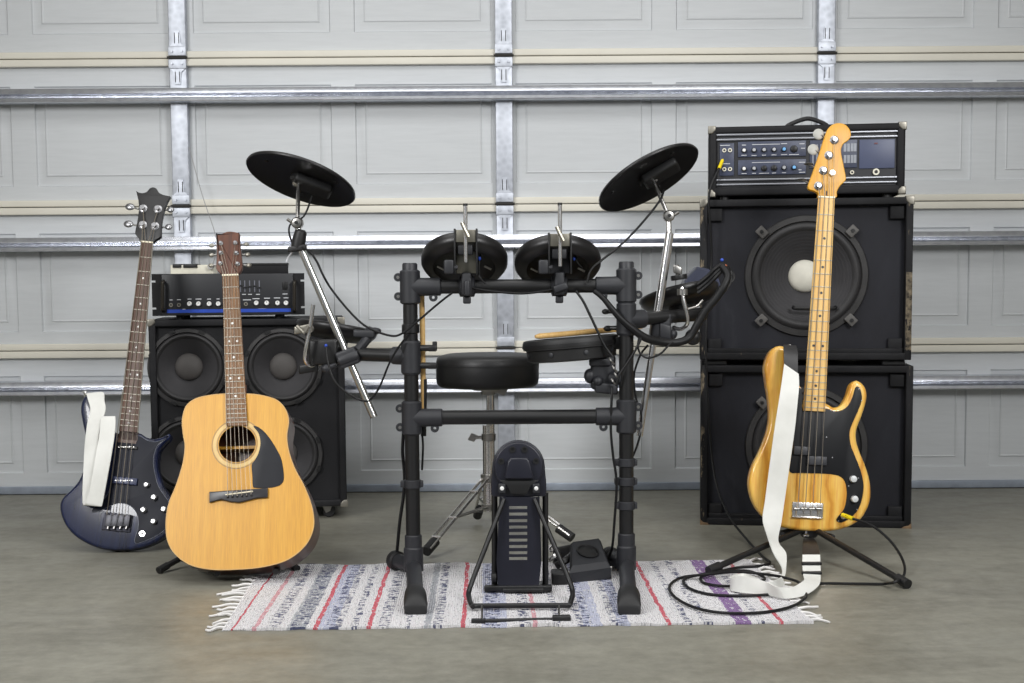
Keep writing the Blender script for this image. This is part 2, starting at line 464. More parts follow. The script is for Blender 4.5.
# ------------------------------------------------------------------ speaker driver
def driver(parent, c, r, style, ax=V((0, -1, 0))):
    """c on baffle, r outer radius; faces -y"""
    sp = MB().lathe([(r*.99, 0), (r, .004), (r*.985, .010), (r*.90, .012), (r*.885, .006)], c, ax, 56, False, False)
    fr = sp.build('speaker_driver', M['gasket'], parent)
    m = MB(); pr = []
    for k in range(7):
        a = k/6*PI; pr.append((r*(.885 - .15*k/6), .004 + .008*math.sin(a)))
    m.lathe(pr, c, ax, 56, False, False).build('surround', M['surround'], fr)
    n = 9; pr = []
    for k in range(n*3+1):
        t = k/(n*3); rr = r*(.735*(1-t) + (.33 if style == 'ten' else .25)*t)
        pr.append((rr, .004 - r*.30*t + (.0008*math.sin(k*2*PI/3) if style != 'ten' else 0)))
    m = MB().lathe(pr, c, ax, 56, False, False); m.build('cone', M['cone'], fr)
    cr = r*(.35 if style == 'ten' else .27); base = -r*.30 + .004
    m = MB().lathe([(cr*math.cos(a*PI/16), base + .002 + cr*.45*math.sin(a*PI/16)) for a in range(9)], c, ax, 40, False, True)
    m.build('dust_cap', M['cap_cream'] if style == 'cream' else M['cap_grey'], fr)
    if style == 'ten':
        for k in range(8):
            a = k*PI/4 + PI/8; d = V((math.cos(a), 0, math.sin(a))); tt = V((-d.z, 0, d.x))
            MB().obox(V(c) + d*r*.965 + ax*.012, tt*.010, V((0, .003, 0)), d*.0045).build('gasket_notch', M['blackpl'], fr)
    return fr

def corner(parent, p, sx, sz, s=.024, w=.02):
    """metal corner piece wrapping cabinet corner p (front), sx/sz inward direction"""
    m = MB(); t = .003
    ol = [(0, 0), (sx*s, 0), (sx*s, sz*s*.55), (sx*s*.55, sz*s), (0, sz*s)]
    m.prism([(p[0]-sx*t+a, p[2]-sz*t+b) for a, b in ol], p[1]-t, p[1]+w, .004)
    return m.build('corner_guard', M['nickel'], parent)

# ------------------------------------------------------------------ left stack
def left_stack():
    F = Frame((-.847, 4.19, 0), yaw=8)
    t = thing('bass_speaker_cabinet', 'black four-speaker cabinet on casters behind the acoustic guitar', 'speaker cabinet', F)
    x0, z1 = F.uv(148, 320); x1, z0 = F.uv(347, 506)
    D = .37; th = .022
    m = MB().box((x0, 0, z0), (x0+th, D, z1), .004); m.box((x1-th, 0, z0), (x1, D, z1), .004)
    m.box((x0+th*.8, .0, z1-th), (x1-th*.8, D, z1), .004); m.box((x0+th*.8, .0, z0), (x1-th*.8, D, z0+th), .004)
    m.box((x0+th*.8, D-.015, z0+.01), (x1-th*.8, D, z1-.01))
    sh = m.build('cabinet_shell', M['tolex'], t)
    r = 39.5/1300*4.19
    hl = []
    for px, py in ((188, 367.5), (283, 367), (188, 454.5), (283.5, 454.5)):
        c = F.p(px, py, .018); hl.append([(c.x + r*.93*math.cos(k*PI/24), c.z + r*.93*math.sin(k*PI/24)) for k in range(48)])
    MB().holed([(x0+th*.9, z0+th*.9), (x1-th*.9, z0+th*.9), (x1-th*.9, z1-th*.9), (x0+th*.9, z1-th*.9)], hl, .018, .034).build('baffle', M['tolex'], t)
    for px, py in ((188, 367.5), (283, 367), (188, 454.5), (283.5, 454.5)):
        c = F.p(px, py, .018); driver(t, c, r, 'ten')
    for x, sx in ((x0, 1), (x1, -1)):
        for z, sz in ((z0, 1), (z1, -1)): corner(t, (x, 0, z), sx, sz)
    for x in (x0+.065, x1-.065):
        for y in (.05, D-.05):
            m = MB().box((x-.03, y-.025, z0-.004), (x+.03, y+.025, z0), 0)
            m.prism([(x-.016, z0-.004), (x+.016, z0-.004), (x+.010, .022), (x-.004, .016)], y-.016, y-.012)
            m.prism([(x-.016, z0-.004), (x+.016, z0-.004), (x+.010, .022), (x-.004, .016)], y+.012, y+.016)
            c = m.build('caster', M['steel'], t)
            MB().lathe([(.006, -.009), (.019, -.009), (.022, -.005), (.022, .005), (.019, .009), (.006, .009)], (x+.006, y, .022), (0, 1, 0), 24).build('caster_wheel', M['rubber'], c)
    # rack amp head
    zt = z1
    A = Frame(F.M @ V((0, .02, zt)), yaw=8)
    a = thing('bass_amplifier_head', 'black rack amplifier head with white knobs and blue stripe on the left cabinet', 'amplifier', A)
    ex0, ez1 = A.uv(151.5, 274); ex1, ez0 = A.uv(305, 314.5); ez0 = max(ez0, .010)
    sl = .009; sh_ = .0065
    def slots(x, s):
        out = []
        for z in (ez0+.030, ez1-.030):
            out.append(z)
        return out
    ol = [(ex0, ez0)]
    ol += [(ex1, ez0)]
    for z in (ez0+.024, ez1-.024): ol += [(ex1, z-.003), (ex1-.012, z-.003), (ex1-.012, z+.003), (ex1, z+.003)]
    ol += [(ex1, ez1), (ex0, ez1)]
    for z in (ez1-.024, ez0+.024): ol += [(ex0, z+.003), (ex0+.012, z+.003), (ex0+.012, z-.003), (ex0, z-.003)]
    MB().prism(ol, -.004, 0).build('rack_panel', M['tolex'], a)
    ix0 = A.uv(162, 290)[0]; ix1 = A.uv(293.5, 290)[0]
    MB().box((ix0, -.010, ez0+.001), (ix1, -.003, ez1-.001), .002).build('face_plate', M['panel'], a)
    MB().box((ix0+.004, .0, ez0), (ix1-.004, .28, ez1-.002), .002).build('chassis', M['tolex'], a)
    for x in (ix0+.05, ix1-.05):
        for y in (.03, .24): MB().cyl((x, y, 0), (x, y, ez0+.001), .012, seg=16).build('rubber_foot', M['rubber'], a)
    for x in (163.5, 294.5):
        p = A.p(x, 281, -.004); q = A.p(x, 311, -.004)
        MB().tube([p, p+V((0,-.022,-.004)), p+V((0,-.028,-.014)), q+V((0,-.028,.014)), q+V((0,-.022,.004)), q], .0055, 10).build('rack_handle', plain('bronze_handle', (58, 54, 48), .35, .6), a)
    dd = -.010
    for x in (189.5, 198.5, 209.2, 218.3):
        knob(a, A.p(x, 303.8, dd), .0075, M['white_knob'], .012)
    for x in (256.3, 266.7, 277.5, 286): knob(a, A.p(x, 303, dd), .0075, M['white_knob'], .012)
    for x, y in ((171, 305), (179, 305), (245.9, 304)):
        c = A.p(x, y, dd); j = MB().ring(.003, .0062, 0, .004, c, (0,-1,0), 18).build('input_jack', M['nickel'], a)
        MB().cyl(c, c+V((0,-.002,0)), .0032, seg=12).build('jack_hole', M['blackpl'], j)
    p = A.p(167, 309.6, dd); q = A.p(291, 311.8, dd)
    MB().box((p.x, dd-.0008, q.z), (q.x, dd+.001, p.z)).build('blue_stripe', M['blue_print'], a)
    for x, y, w in ((171,299.6,1.5),(179,299.4,2),(189.5,298.7,2),(198.5,298.7,3),(209,298.7,2),(218,298.6,1.5),(247,299.5,4),(256,298.3,3.5),(267,297.8,3),(277,297.6,3.2),(286,297.5,2.5),(285,293.6,2.5),(262,308.6,4),(281,309.2,3),(184,309,1.5),(244,294,2),(250,294,2),(258,294,2)):
        p = A.p(x-w, y, dd); q = A.p(x+w, y+.7, dd)
        MB().box((p.x, dd-.0006, q.z), (q.x, dd+.001, p.z)).build('printed_mark', M['print'], a)
    for i, x in enumerate((240.4, 244.8, 249.7, 254.6, 259.3)):
        p = A.p(x-.6, 280.5, dd); q = A.p(x+.6, 292, dd)
        sd = MB().box((p.x, dd-.0006, q.z), (q.x, dd+.001, p.z)).build('equaliser_slot', plain('slot_grey', (104, 106, 116), .5), a)
        c = A.p(x, 285.5 + (i*1.7) % 2.4, dd)
        MB().box((c.x-.004, dd-.008, c.z-.002), (c.x+.004, dd, c.z+.002), .001).build('slider_cap', M['blackpl'], sd)
    p = A.p(282.6, 281.5, dd); q = A.p(287.6, 289.5, dd)
    MB().box((p.x, dd-.004, q.z), (q.x, dd+.001, p.z), .001).build('power_switch', M['blackgloss'], a)
    # small box on top
    B0 = A.M @ V((0, .16, ez1)); 
    p = at(241, 263.5, B0.y); q = at(287.3, 275, B0.y)
    Bf = Frame(((p.x+q.x)/2, B0.y, B0.z-.002), yaw=8); w = (q.x-p.x)/2; h = p.z - B0.z
    b = thing('black_power_supply', 'small plain black box standing on top of the left rack amplifier', 'box', Bf)
    MB().box((-w, 0, 0), (w, .10, h), .002).build('case', M['tolex'], b)
    MB().box((-w-.002, -.002, h-.004), (w+.002, .102, h+.003), .001).build('lid', M['blackpl'], b)

def knob(parent, c, r, mat, h=.012, skirt=None):
    k = MB().lathe([(r*1.05, 0), (r, h*.2), (r*.9, h*.9), (r*.8, h)], c, (0,-1,0), 20, True, True).build('knob', mat, parent)
    MB().box((c.x-.0007, c.y-h-.0006, c.z), (c.x+.0007, c.y-h+.001, c.z+r*.75)).build('pointer', M['blackpl'], k)
    return k
left_stack()

# ------------------------------------------------------------------ right stack
def right_stack():
    F = Frame((.915, 4.04, 0), yaw=-8)
    def cab(pxl, pyt, pxr, pyb, label, upper, cy, zfix0=None):
        x0, z1 = F.uv(pxl, pyt); x1, z0 = F.uv(pxr, pyb)
        if zfix0 is not None: z0 = zfix0
        Fc = Frame(F.M @ V(((x0+x1)/2, 0, z0)), yaw=-8)
        w = (x1-x0)/2; h = z1-z0; D = .42; th = .022
        t = thing('bass_speaker_cabinet', label, 'speaker cabinet', Fc, 'worn speaker cabinets in the right stack')
        m = MB().box((-w, 0, 0), (-w+th, D, h), .003); m.box((w-th, 0, 0), (w, D, h), .003)
        m.box((-w+th*.8, 0, h-th), (w-th*.8, D, h), .003); m.box((-w+th*.8, 0, 0), (w-th*.8, D, th), .003)
        m.box((-w+th*.8, D-.015, .01), (w-th*.8, D, h-.01))
        m.build('cabinet_shell', M['tolex_edge' if upper else 'tolex_worn'], t)
        c = Fc.p(806, cy, .030); r = 61.0/1300*4.04
        MB().holed([(-w+th*.9, th*.9), (w-th*.9, th*.9), (w-th*.9, h-th*.9), (-w+th*.9, h-th*.9)], [[(c.x + r*.93*math.cos(k*PI/28), c.z + r*.93*math.sin(k*PI/28)) for k in range(56)]], .030, .046).build('baffle', M['baffle'], t)
        # grille blocks in the four inner corners
        for sx in (-1, 1):
            for zz in (th+.024, h-th-.024):
                MB().box((sx*(w-th-.024)-.022, .014, zz-.02), (sx*(w-th-.024)+.022, .031, zz+.02), .003).build('grille_block', M['tolex'], t)
        c = Fc.p(806, cy, .030); r = 61.0/1300*4.04
        driver(t, c, r, 'cream' if upper else 'dark')
        for k in range(4):
            a = PI/4 + k*PI/2; d = V((math.cos(a), 0, math.sin(a))); tt = V((-d.z, 0, d.x))
            b = MB().obox(c + d*(r+.004) + V((0,-.014,0)), tt*.014, V((0,.007,0)), d*.017, .003).build('mounting_clamp', plain('clamp_grey', (84, 82, 80), .6), t)
            MB().cyl(c + d*(r+.006) + V((0,-.020,0)), c + d*(r+.006) + V((0,-.025,0)), .006, seg=8).build('clamp_screw', M['blackpl'], b)
        if upper:
            for sx in (-1, 1): corner(t, (sx*w, 0, h), -sx, -1, .026, .03)
            # grip bar low on the cone
            p = Fc.p(794, 308.5, -.0); q = Fc.p(836, 308.5, 0)
            MB().tube([p+V((0,.02,.004)), p+V((.012,.008,0)), q+V((-.012,.008,0)), q+V((0,.02,.004))], .006, 8).build('guard_bar', M['blackpl'], t)
        else:
            for sx in (-1, 1):
                m = MB().prism([(sx*(w+.001), -.0005), (sx*(w-.03), -.0005), (sx*(w-.022), .006), (sx*(w-.008), .009), (sx*(w+.001), .018)], -.002, .02, .002)
                m.build('bare_wood_corner', plain('bare_ply', (128, 104, 78), .8, var=.4), t)
        # dark port slot strip at bottom
        MB().box((-w+th, .012, th*.8), (w-th, .028, th*.8+.018), .003).build('lower_batten', M['tolex_worn'], t)
        return F.M @ V((0, 0, z1)), x0, x1, z0, z1
    # lower first
    zt = F.uv(700, 366)[1]
    cab(701, 365.5, 911, 529, 'worn black speaker cabinet on the floor behind the honey-coloured bass', False, 446, 0.0)
    zl = F.uv(701, 365.5)[1]
    # skids under the upper cabinet
    top, x0, x1, z0, z1 = cab(700.5, 200, 911.3, 357, 'worn black speaker cabinet with cream dust cap stacked on the lower cabinet', True, 276, zl+.018)
    # the feet of the upper cabinet
    up = [o for o in C.objects if o.get('label', '').startswith('worn black speaker cabinet with cream')][0]
    w = (x1-x0)/2
    for sx in (-1, 1):
        for y in (.02, .34):
            MB().box((sx*(w-.05)-.035, y, -.018), (sx*(w-.05)+.035, y+.05, 0), .004).build('foot', M['rubber'], up)
    # amp head
    base = F.M @ V((0, .01, z1))
    A = Frame(base, yaw=-8)
    a = thing('bass_amplifier_head', 'wide black amplifier head with silver strips and handle on the right stack', 'amplifier', A)
    ax0, az1 = A.uv(709, 127); ax1, az0 = A.uv(905, 190); az0 = .012; D = .28; th = .026
    m = MB().box((ax0, 0, az0), (ax0+th, D, az1), .008); m.box((ax1-th, 0, az0), (ax1, D, az1), .008)
    m.box((ax0+.01, 0, az1-.022), (ax1-.01, D, az1), .006); m.box((ax0+.01, 0, az0), (ax1-.01, D, az0+.026), .006)
    m.box((ax0+.01, D-.015, az0+.01), (ax1-.01, D, az1-.01))
    m.build('amplifier_case', M['tolex'], a)
    for x, sx in ((ax0, 1), (ax1, -1)):
        for z, sz in ((az0, 1), (az1, -1)): corner(a, (x, 0, z), sx, sz, .024, .03)
    for x in (ax0+.05, ax1-.05):
        for y in (.03, .24): MB().cyl((x, y, 0), (x, y, az0+.002), .014, seg=16).build('rubber_foot', M['rubber'], a)
    d0 = .006
    px0 = ax0+th*.9; px1 = ax1-th*.9
    MB().box((px0, d0+.004, az0+.02), (px1, d0+.02, az1-.018)).build('front_panel', M['panel'], a)
    for ya, yb in ((134.2, 136.2), (139, 141), (179.3, 181.2), (184, 185.8)):
        za = A.uv(717, ya, d0)[1]; zb = A.uv(717, yb, d0)[1]
        MB().box((px0, d0-.004, zb), (px1, d0+.006, za), .0015).build('silver_strip', M['alu'], a)
    def mod(x0, y0, x1, y1, mt, name):
        # vertical pixel positions are read at the left end; undo the slope caused by the yaw
        u0 = A.uv(x0, y0, d0); u1 = A.uv(x1, y1, d0)
        return MB().box((u0[0], d0, u1[1]), (u1[0], d0+.006, u0[1]), .001).build(name, mt, a)
    sl = lambda x: -(x-717)*5.0/190   # slope of the head's edges
    def P(x, y, d=None): return A.p(x, y+sl(x), d0 if d is None else d)
    def mod(x0, y0, x1, y1, mt, name):
        u0 = P((x0), y0); u1 = P(x1, y1); z0_ = min(u0.z, u1.z); 
        zA = P((x0+x1)/2, y0).z; zB = P((x0+x1)/2, y1).z
        return MB().box((u0.x, d0, zB), (u1.x, d0+.006, zA), .001).build(name, mt, a)
    mod(719.8, 143.5, 734, 176, M['slate'], 'input_module')
    mod(738, 142.5, 806, 158, M['slate'], 'channel_module')
    mod(738, 161, 806, 176, M['slate'], 'channel_module')
    mod(810, 143, 857, 171, M['slate'], 'equaliser_module')
    mod(859.5, 143.5, 894.5, 172.5, M['screen'], 'blank_plate')
    MB().obox(P(876, 147.5, d0-.0005), V((.005,0,0)), V((0,.0008,0)), V((0,0,.0022))).build('badge', plain('badge_red', (96, 50, 58), .4), a)
    d1 = d0
    for (x, y), mt in zip([(744,151.2),(754,151.2),(764,151.2),(774,151.2),(784,151.2),(794,151)], ['white_knob','grey_knob','grey_knob','grey_knob','blue_knob','blackpl']):
        sk = knob(a, P(x, y), .0078 if mt != 'blackpl' else .011, M['blackpl'], .006)
        if mt != 'blackpl': MB().lathe([(.0058, 0), (.0052, .010), (.0045, .011)], P(x, y)+V((0,-.004,0)), (0,-1,0), 18).build('knob_cap', M[mt], sk)
    for (x, y), mt in zip([(744,169.6),(754,169.6),(764,169.6),(774,169.6),(784,169.6),(794,169.6)], ['white_knob','grey_knob','blackpl','blackpl','grey_knob','blue_knob']):
        sk = knob(a, P(x, y), .0078 if mt != 'blackpl' else .009, M['blackpl'], .006)
        if mt != 'blackpl': MB().lathe([(.0058, 0), (.0052, .010), (.0045, .011)], P(x, y)+V((0,-.004,0)), (0,-1,0), 18).build('knob_cap', M[mt], sk)
    for x, y in ((724.3,150.6),(730,150.6),(724.3,169.5),(730,169.5),(852,176),(876,176)):
        c = P(x, y); r = .0062 if x < 870 else .010
        j = MB().ring(r*.55, r, 0, .004, c, (0,-1,0), 18).build('input_jack', M['cream'], a)
        MB().cyl(c, c+V((0,-.002,0)), r*.56, seg=12).build('jack_hole', M['blackgloss'], j)
    for x in (845, 848.5, 852, 855):
        for y in (147, 158.5):
            u0 = P(x-1.3, y); u1 = P(x+1.3, y+8)
            MB().box((u0.x, d0-.0015, u1.z), (u1.x, d0, u0.z)).build('fader_window', plain('fader_grey', (146, 150, 158), .5), a)
    for x in (813, 817, 821):
        u0 = P(x-.8, 147); u1 = P(x+.8, 167)
        MB().box((u0.x, d0-.0015, u1.z), (u1.x, d0, u0.z)).build('fader_window', plain('fader_grey', (126, 130, 140), .5), a)
    for x, y, w in ((725,145.6,5),(725,164,5),(744,145.8,2),(766,145.6,14),(784,145.4,3),(744,156,2.5),(754,156.4,2.5),(764,156.4,2),(774,156.4,2.5),(784,156.4,3),(794,156.6,5),(766,163.6,14),(744,174.3,2.5),(754,174.3,2),(764,174.5,5),(774,174.5,2),(784,174.5,2),(802,164.5,3),(802,174.5,3),(802,146,2.5),(800,172,1.5),(803,150.5,2)):
        u0 = P(x-w, y-.35); u1 = P(x+w, y+.35)
        MB().box((u0.x, d0-.0007, u1.z), (u1.x, d0, u0.z)).build('printed_mark', M['print'], a)
    p = A.p(785, 125.5, .12); q = A.p(829, 123.5, .12); zt = az1
    hp = [V((p.x, .12, zt)), V((p.x+.012, .12, zt+.014)), V(((p.x+q.x)/2-.012, .12, zt+.031)), V(((p.x+q.x)/2+.016, .12, zt+.031)), V((q.x-.012, .12, zt+.014)), V((q.x, .12, zt))]
    MB().tube(hp, .007, 10).build('carry_handle', M['rubber'], a)
right_stack()

# ------------------------------------------------------------------ guitars
def fit(F, pts, d=0.0): return [F.uv(x, y, d) for x, y in pts]
def sm2(pts, n=6): return [(p.x, p.y) for p in catmull([V((a, b, 0)) for a, b in pts], n)]

def neck_and_board(g, F, nutL, nutR, endL, endR, d, scale, nfret, neck_mat, board_mat, zend_neck, dots, dot_mat, dot_r, thick=.022, binding=None, doubles=(12,)):
    """d: local y of the fretboard face. returns nut z"""
    nl, nr, el, er = F.uv(*nutL, d), F.uv(*nutR, d), F.uv(*endL, d), F.uv(*endR, d)
    zn = (nl[1]+nr[1])/2; ze = (el[1]+er[1])/2
    cx = lambda z: ((nl[0]+nr[0])/2)*(z-ze)/(zn-ze) + ((el[0]+er[0])/2)*(zn-z)/(zn-ze)
    hw = lambda z: (nr[0]-nl[0])/2*(z-ze)/(zn-ze) + (er[0]-el[0])/2*(zn-z)/(zn-ze)
    b = MB().loops([[(cx(z)-hw(z), d+.002, z), (cx(z)-hw(z)*.8, d, z), (cx(z)+hw(z)*.8, d, z), (cx(z)+hw(z), d+.002, z), (cx(z)+hw(z), d+.006, z), (cx(z)-hw(z), d+.006, z)] for z in (zn, ze)])
    fb = b.build('fretboard', board_mat, g)
    if binding:
        for s in (-1, 1):
            MB().loops([[(cx(z)+s*(hw(z)-.0008), d+.0005, z), (cx(z)+s*(hw(z)+.0004), d+.0005, z), (cx(z)+s*(hw(z)+.0004), d+.006, z), (cx(z)+s*(hw(z)-.0008), d+.006, z)] for z in (zn, ze)]).build('binding', binding, fb)
    # neck back
    def sec(z):
        w = hw(z); return [(cx(z)-w, d+.006, z)] + [(cx(z)-w*math.cos(a), d+.006+thick*math.sin(a), z) for a in [PI*k/10 for k in range(1, 10)]] + [(cx(z)+w, d+.006, z)]
    MB().loops([sec(zn), sec((zn+ze)/2), sec(zend_neck)]).build('neck', neck_mat, g)
    MB().box((cx(zn)-hw(zn)-.0005, d-.0015, zn-.001), (cx(zn)+hw(zn)+.0005, d+.006, zn+.004), .0008).build('nut', M['bone'], g)
    fz = lambda n: zn - scale*(1-2**(-n/12))
    for k in range(1, nfret+1):
        z = fz(k)
        if z < ze+.002: break
        MB().box((cx(z)-hw(z)*.98, d-.0012, z-.0012), (cx(z)+hw(z)*.98, d+.002, z+.0012), .0005).build('fret', M['fret'], fb)
    for n in dots:
        z = (fz(n)+fz(n-1))/2
        if z < ze: break
        for off in ((-.45, .45) if n in doubles else (0,)):
            x = cx(z)+off*hw(z)
            MB().cyl((x, d-.0004, z), (x, d+.001, z), dot_r, seg=14).build('inlay_dot', dot_mat, fb)
    return zn, ze, cx, hw, fz

def strings(g, F, posts, zn, cx, hw, dnut, bridge_x, zb, db, rad, sp=.82):
    n = len(bridge_x)
    for i in range(n):
        t = -1 + 2*i/(n-1)
        pn = V((cx(zn)+t*hw(zn)*sp, dnut, zn+.002)); pb = V((bridge_x[i], db, zb))
        MB().tube([posts[i], pn, pb], rad[i], 6, smooth=False).build('string', M['string'], g)

def tuner_post(h, c, r=.005, hh=.012):
    m = MB().lathe([(r*2.0, 0), (r*2.0, .0015), (r*1.5, .003), (r, .0035), (r*.8, hh*.6), (r*1.05, hh)], c, (0,-1,0), 18)
    m.build('tuner_post', M['satin'], h)

# ---- acoustic
def acoustic():
    F = Frame((-.69, 3.29, .050), lean=20.5, side=-1.3)
    g = thing('acoustic_guitar', 'natural blond acoustic guitar with dark pickguard leaning back on a low stand', 'guitar', F)
    raw = [(239,393.4),(225.3,393.4),(211.5,394.6),(196,398.2),(185.8,406),(181.9,420),(182.8,434),(184.6,446),(182.6,463),(176,484.5),(168.6,503),(165.6,521.4),(167,540),(174.6,554),(190,565),(211.5,569.8),(238,569.6),(263.8,567),(288.4,559.5),(306,545),(313.8,527.6),(312.8,509),(305.3,487.6),(295.5,469),(289.4,452),(287.2,436),(289,420),(285,407.7),(275.6,399),(260.7,394.8),(250,393.6)]
    out = orient(sm2(fit(F, raw), 5))
    sh = [F.uv(237.2 + 18.6*math.cos(2*PI*k/40), 444 + 18.6*math.sin(2*PI*k/40)) for k in range(40)]
    cx0, cz0 = F.uv(237.2, 444); rh = abs(F.uv(255.8, 444)[0]-cx0)
    sh = [(cx0 + rh*math.cos(2*PI*k/48), cz0 + rh*math.sin(2*PI*k/48)) for k in range(48)]
    MB().holed(inset(out, .0025), [sh], 0, .003).build('soundboard', M['spruce'], g, 30)
    MB().holed(out, [inset(out, .0026)], -.0003, .006).build('binding', plain('ivory_binding', (196, 156, 92), .5), g)
    zz = [p[1] for p in out]; z0, z1 = min(zz), max(zz)
    D = .105
    m = MB(); L = []
    # sides: outer wall, back with rounded edge, and inner wall so the box reads hollow
    L.append([(p[0], .004, p[1]) for p in out]); L.append([(p[0], D-.012*(p[1]-z0)/(z1-z0), p[1]) for p in out])
    bk = inset(out, .004); L.append([(p[0], D+.003-.012*(p[1]-z0)/(z1-z0), p[1]) for p in bk])
    m.loops(L, False, True)
    inn = inset(out, .003); m.loops([[(p[0], .004, p[1]) for p in inn], [(p[0], D-.012, p[1]) for p in inn]], False, False)
    m.build('sides_and_back', M['sides'], g)
    for zz_ in (cz0+.006,):
        MB().box((cx0-.10, D-.04, zz_-.004), (cx0+.10, D-.006, zz_+.004)).build('brace', M['spruce'], g)
    for a, b, mt in ((1.04, 1.09, 'rose'), (1.12, 1.30, 'pale'), (1.33, 1.37, 'rose')):
        MB().ring(rh*a, rh*b, -.0004, .0004, (cx0, 0, cz0), (0,-1,0), 64).build('rosette', plain('rosette_'+mt, (150,126,86) if mt == 'rose' else (214,184,122), .5), g)
    pg = sm2(fit(F, [(253.6,426.5),(258,427),(264.5,432),(271,440),(276.5,449),(281,458),(283,467),(284,478),(282.4,483),(278,486.2),(268.4,488),(256,488),(253,486),(252.4,475),(251.8,465),(255,460),(258.6,453),(260.5,443),(258.8,433.6)]), 4)
    MB().prism(pg, -.0016, -.0002, .0008).build('pickguard', M['amp_guard'], g)
    br = fit(F, [(210,492.3),(268.2,488.5),(268.2,498),(257,498.8),(249,501),(240,503.2),(231,502.4),(222,500.2),(210,503)])
    b = MB().prism(br, -.009, 0, .003).build('bridge', M['ebony'], g)
    p, q = F.p(225.5, 494.8, -.009), F.p(253, 491.3, -.009)
    MB().tube([p, q], .0018, 8, smooth=False).build('saddle', M['bone'], b)
    bx = []
    for i in range(6):
        c = F.p(228 + i*4.7, 497.4 - .35*i, -.008); bx.append(c.x)
        MB().sphere(c + V((0,-.002,0)), .0028).build('bridge_pin', M['blackgloss'], b)
    zj = F.uv(239, 400)[1]
    zn, ze, cx, hw, fz = neck_and_board(g, F, (222.2,275.6), (238.2,275.2), (226.2,425.6), (247.4,425.4), -.007, 2*(F.uv(230, 275.4, -.007)[1] - F.uv(234, 381.5, -.007)[1]), 20, M['mahogany'], M['fingerboard'], zj, (5,7,9,12,15), M['pearl'], .0032, doubles=(7,12))
    # heel
    MB().loops([[(cx(zj)-.026, .0, zj+.004), (cx(zj)+.026, .0, zj+.004), (cx(zj)+.02, .03, zj+.05), (cx(zj)-.02, .03, zj+.05)], [(cx(zj)-.024, .09, zj+.002), (cx(zj)+.024, .09, zj+.002), (cx(zj)+.012, .09, zj+.006), (cx(zj)-.012, .09, zj+.006)]]).build('heel', M['mahogany'], g)
    hd = sm2(fit(F, [(217,234.5),(217,235),(222,234),(227,232),(232,231.8),(238.6,233.2),(238.8,233.6),(240,243.7),(241.4,256),(242.2,268),(238.4,274.2),(238,275),(230,275),(222.4,275),(222,274.6),(217,270),(216.3,266),(217,252)]), 3)
    h = MB().prism(hd, -.002, .012, .0015).build('headstock', M['mahogany'], g)
    posts = []
    L = [(220.9,243.5),(220.9,253.2),(220.5,263.6)]; Rr = [(235.4,243),(236.6,253.3),(237.8,264)]
    for i, (x, y) in enumerate(L+Rr):
        c = F.p(x, y, -.002); tuner_post(h, c, .0032, .010)
        s = -1 if i < 3 else 1
        e = c + V((s*.022, .012, 0)); MB().cyl(c+V((0,.012,0)), e, .0028, seg=8).build('tuner_shaft', M['steel'], h)
        MB().sphere(e + V((s*.006,0,0)), .0085, (.9,.55,.75)).build('tuning_peg', M['nickel'], h)
    for x, y in (L[2], L[1], L[0], Rr[0], Rr[1], Rr[2]): posts.append(F.p(x, y, -.010))
    zb = F.uv(239, 495)[1]
    bxx = [cx0 + (b-sum(bx)/6) for b in bx]
    strings(g, F, posts, zn, cx, hw, -.0095, bx, F.uv(239, 496.5)[1], -.012, [.0009,.0008,.0007,.0006,.0005,.0005])
    # stand
    S = Frame(flo(238, 574))
    st = thing('guitar_stand', 'low black folding stand under the acoustic guitar', 'guitar stand', S)
    a = V((0,0,0)); w = lambda px, py, z=.012: S.l(flo(px, py, z))
    mb0 = w(181, 562, .0); 
    k = F.M @ V((-.10, -.012, -.012)); k2 = F.M @ V((.10, -.012, -.012))
    for s, fpx in ((-1, (159.5, 570)), (1, (296.5, 568.5))):
        foot = S.l(flo(fpx[0], fpx[1], .010)); root = S.l(at(181, 558, 3.50) if s < 0 else at(284, 559, 3.50))
        top = S.l(F.M @ V((s*.015, .15, .16)))
        MB().tube([foot, root], .008, 10, smooth=False).build('front_leg', M['tube'], st)
        MB().tube([foot + (foot-root).normalized()*.004, foot + (root-foot).normalized()*.03], .010, 10, smooth=False).build('leg_cap', M['rubber'], st)
        cr = S.l(F.M @ V((s*.075, .03, -.012)))
        MB().tube([root, cr], .008, 10, smooth=False).build('cradle_arm', M['tube'], st)
        MB().tube([root, top], .007, 10, smooth=False).build('upright', M['tube'], st)
        rf = top.copy(); ff = V((s*.12, .42, .010 - S.org.z)); ff = S.l(V((S.org.x + s*.12, 3.86, .010)))
        MB().tube([top, ff], .007, 10, smooth=False).build('rear_leg', M['tube'], st)
acoustic()

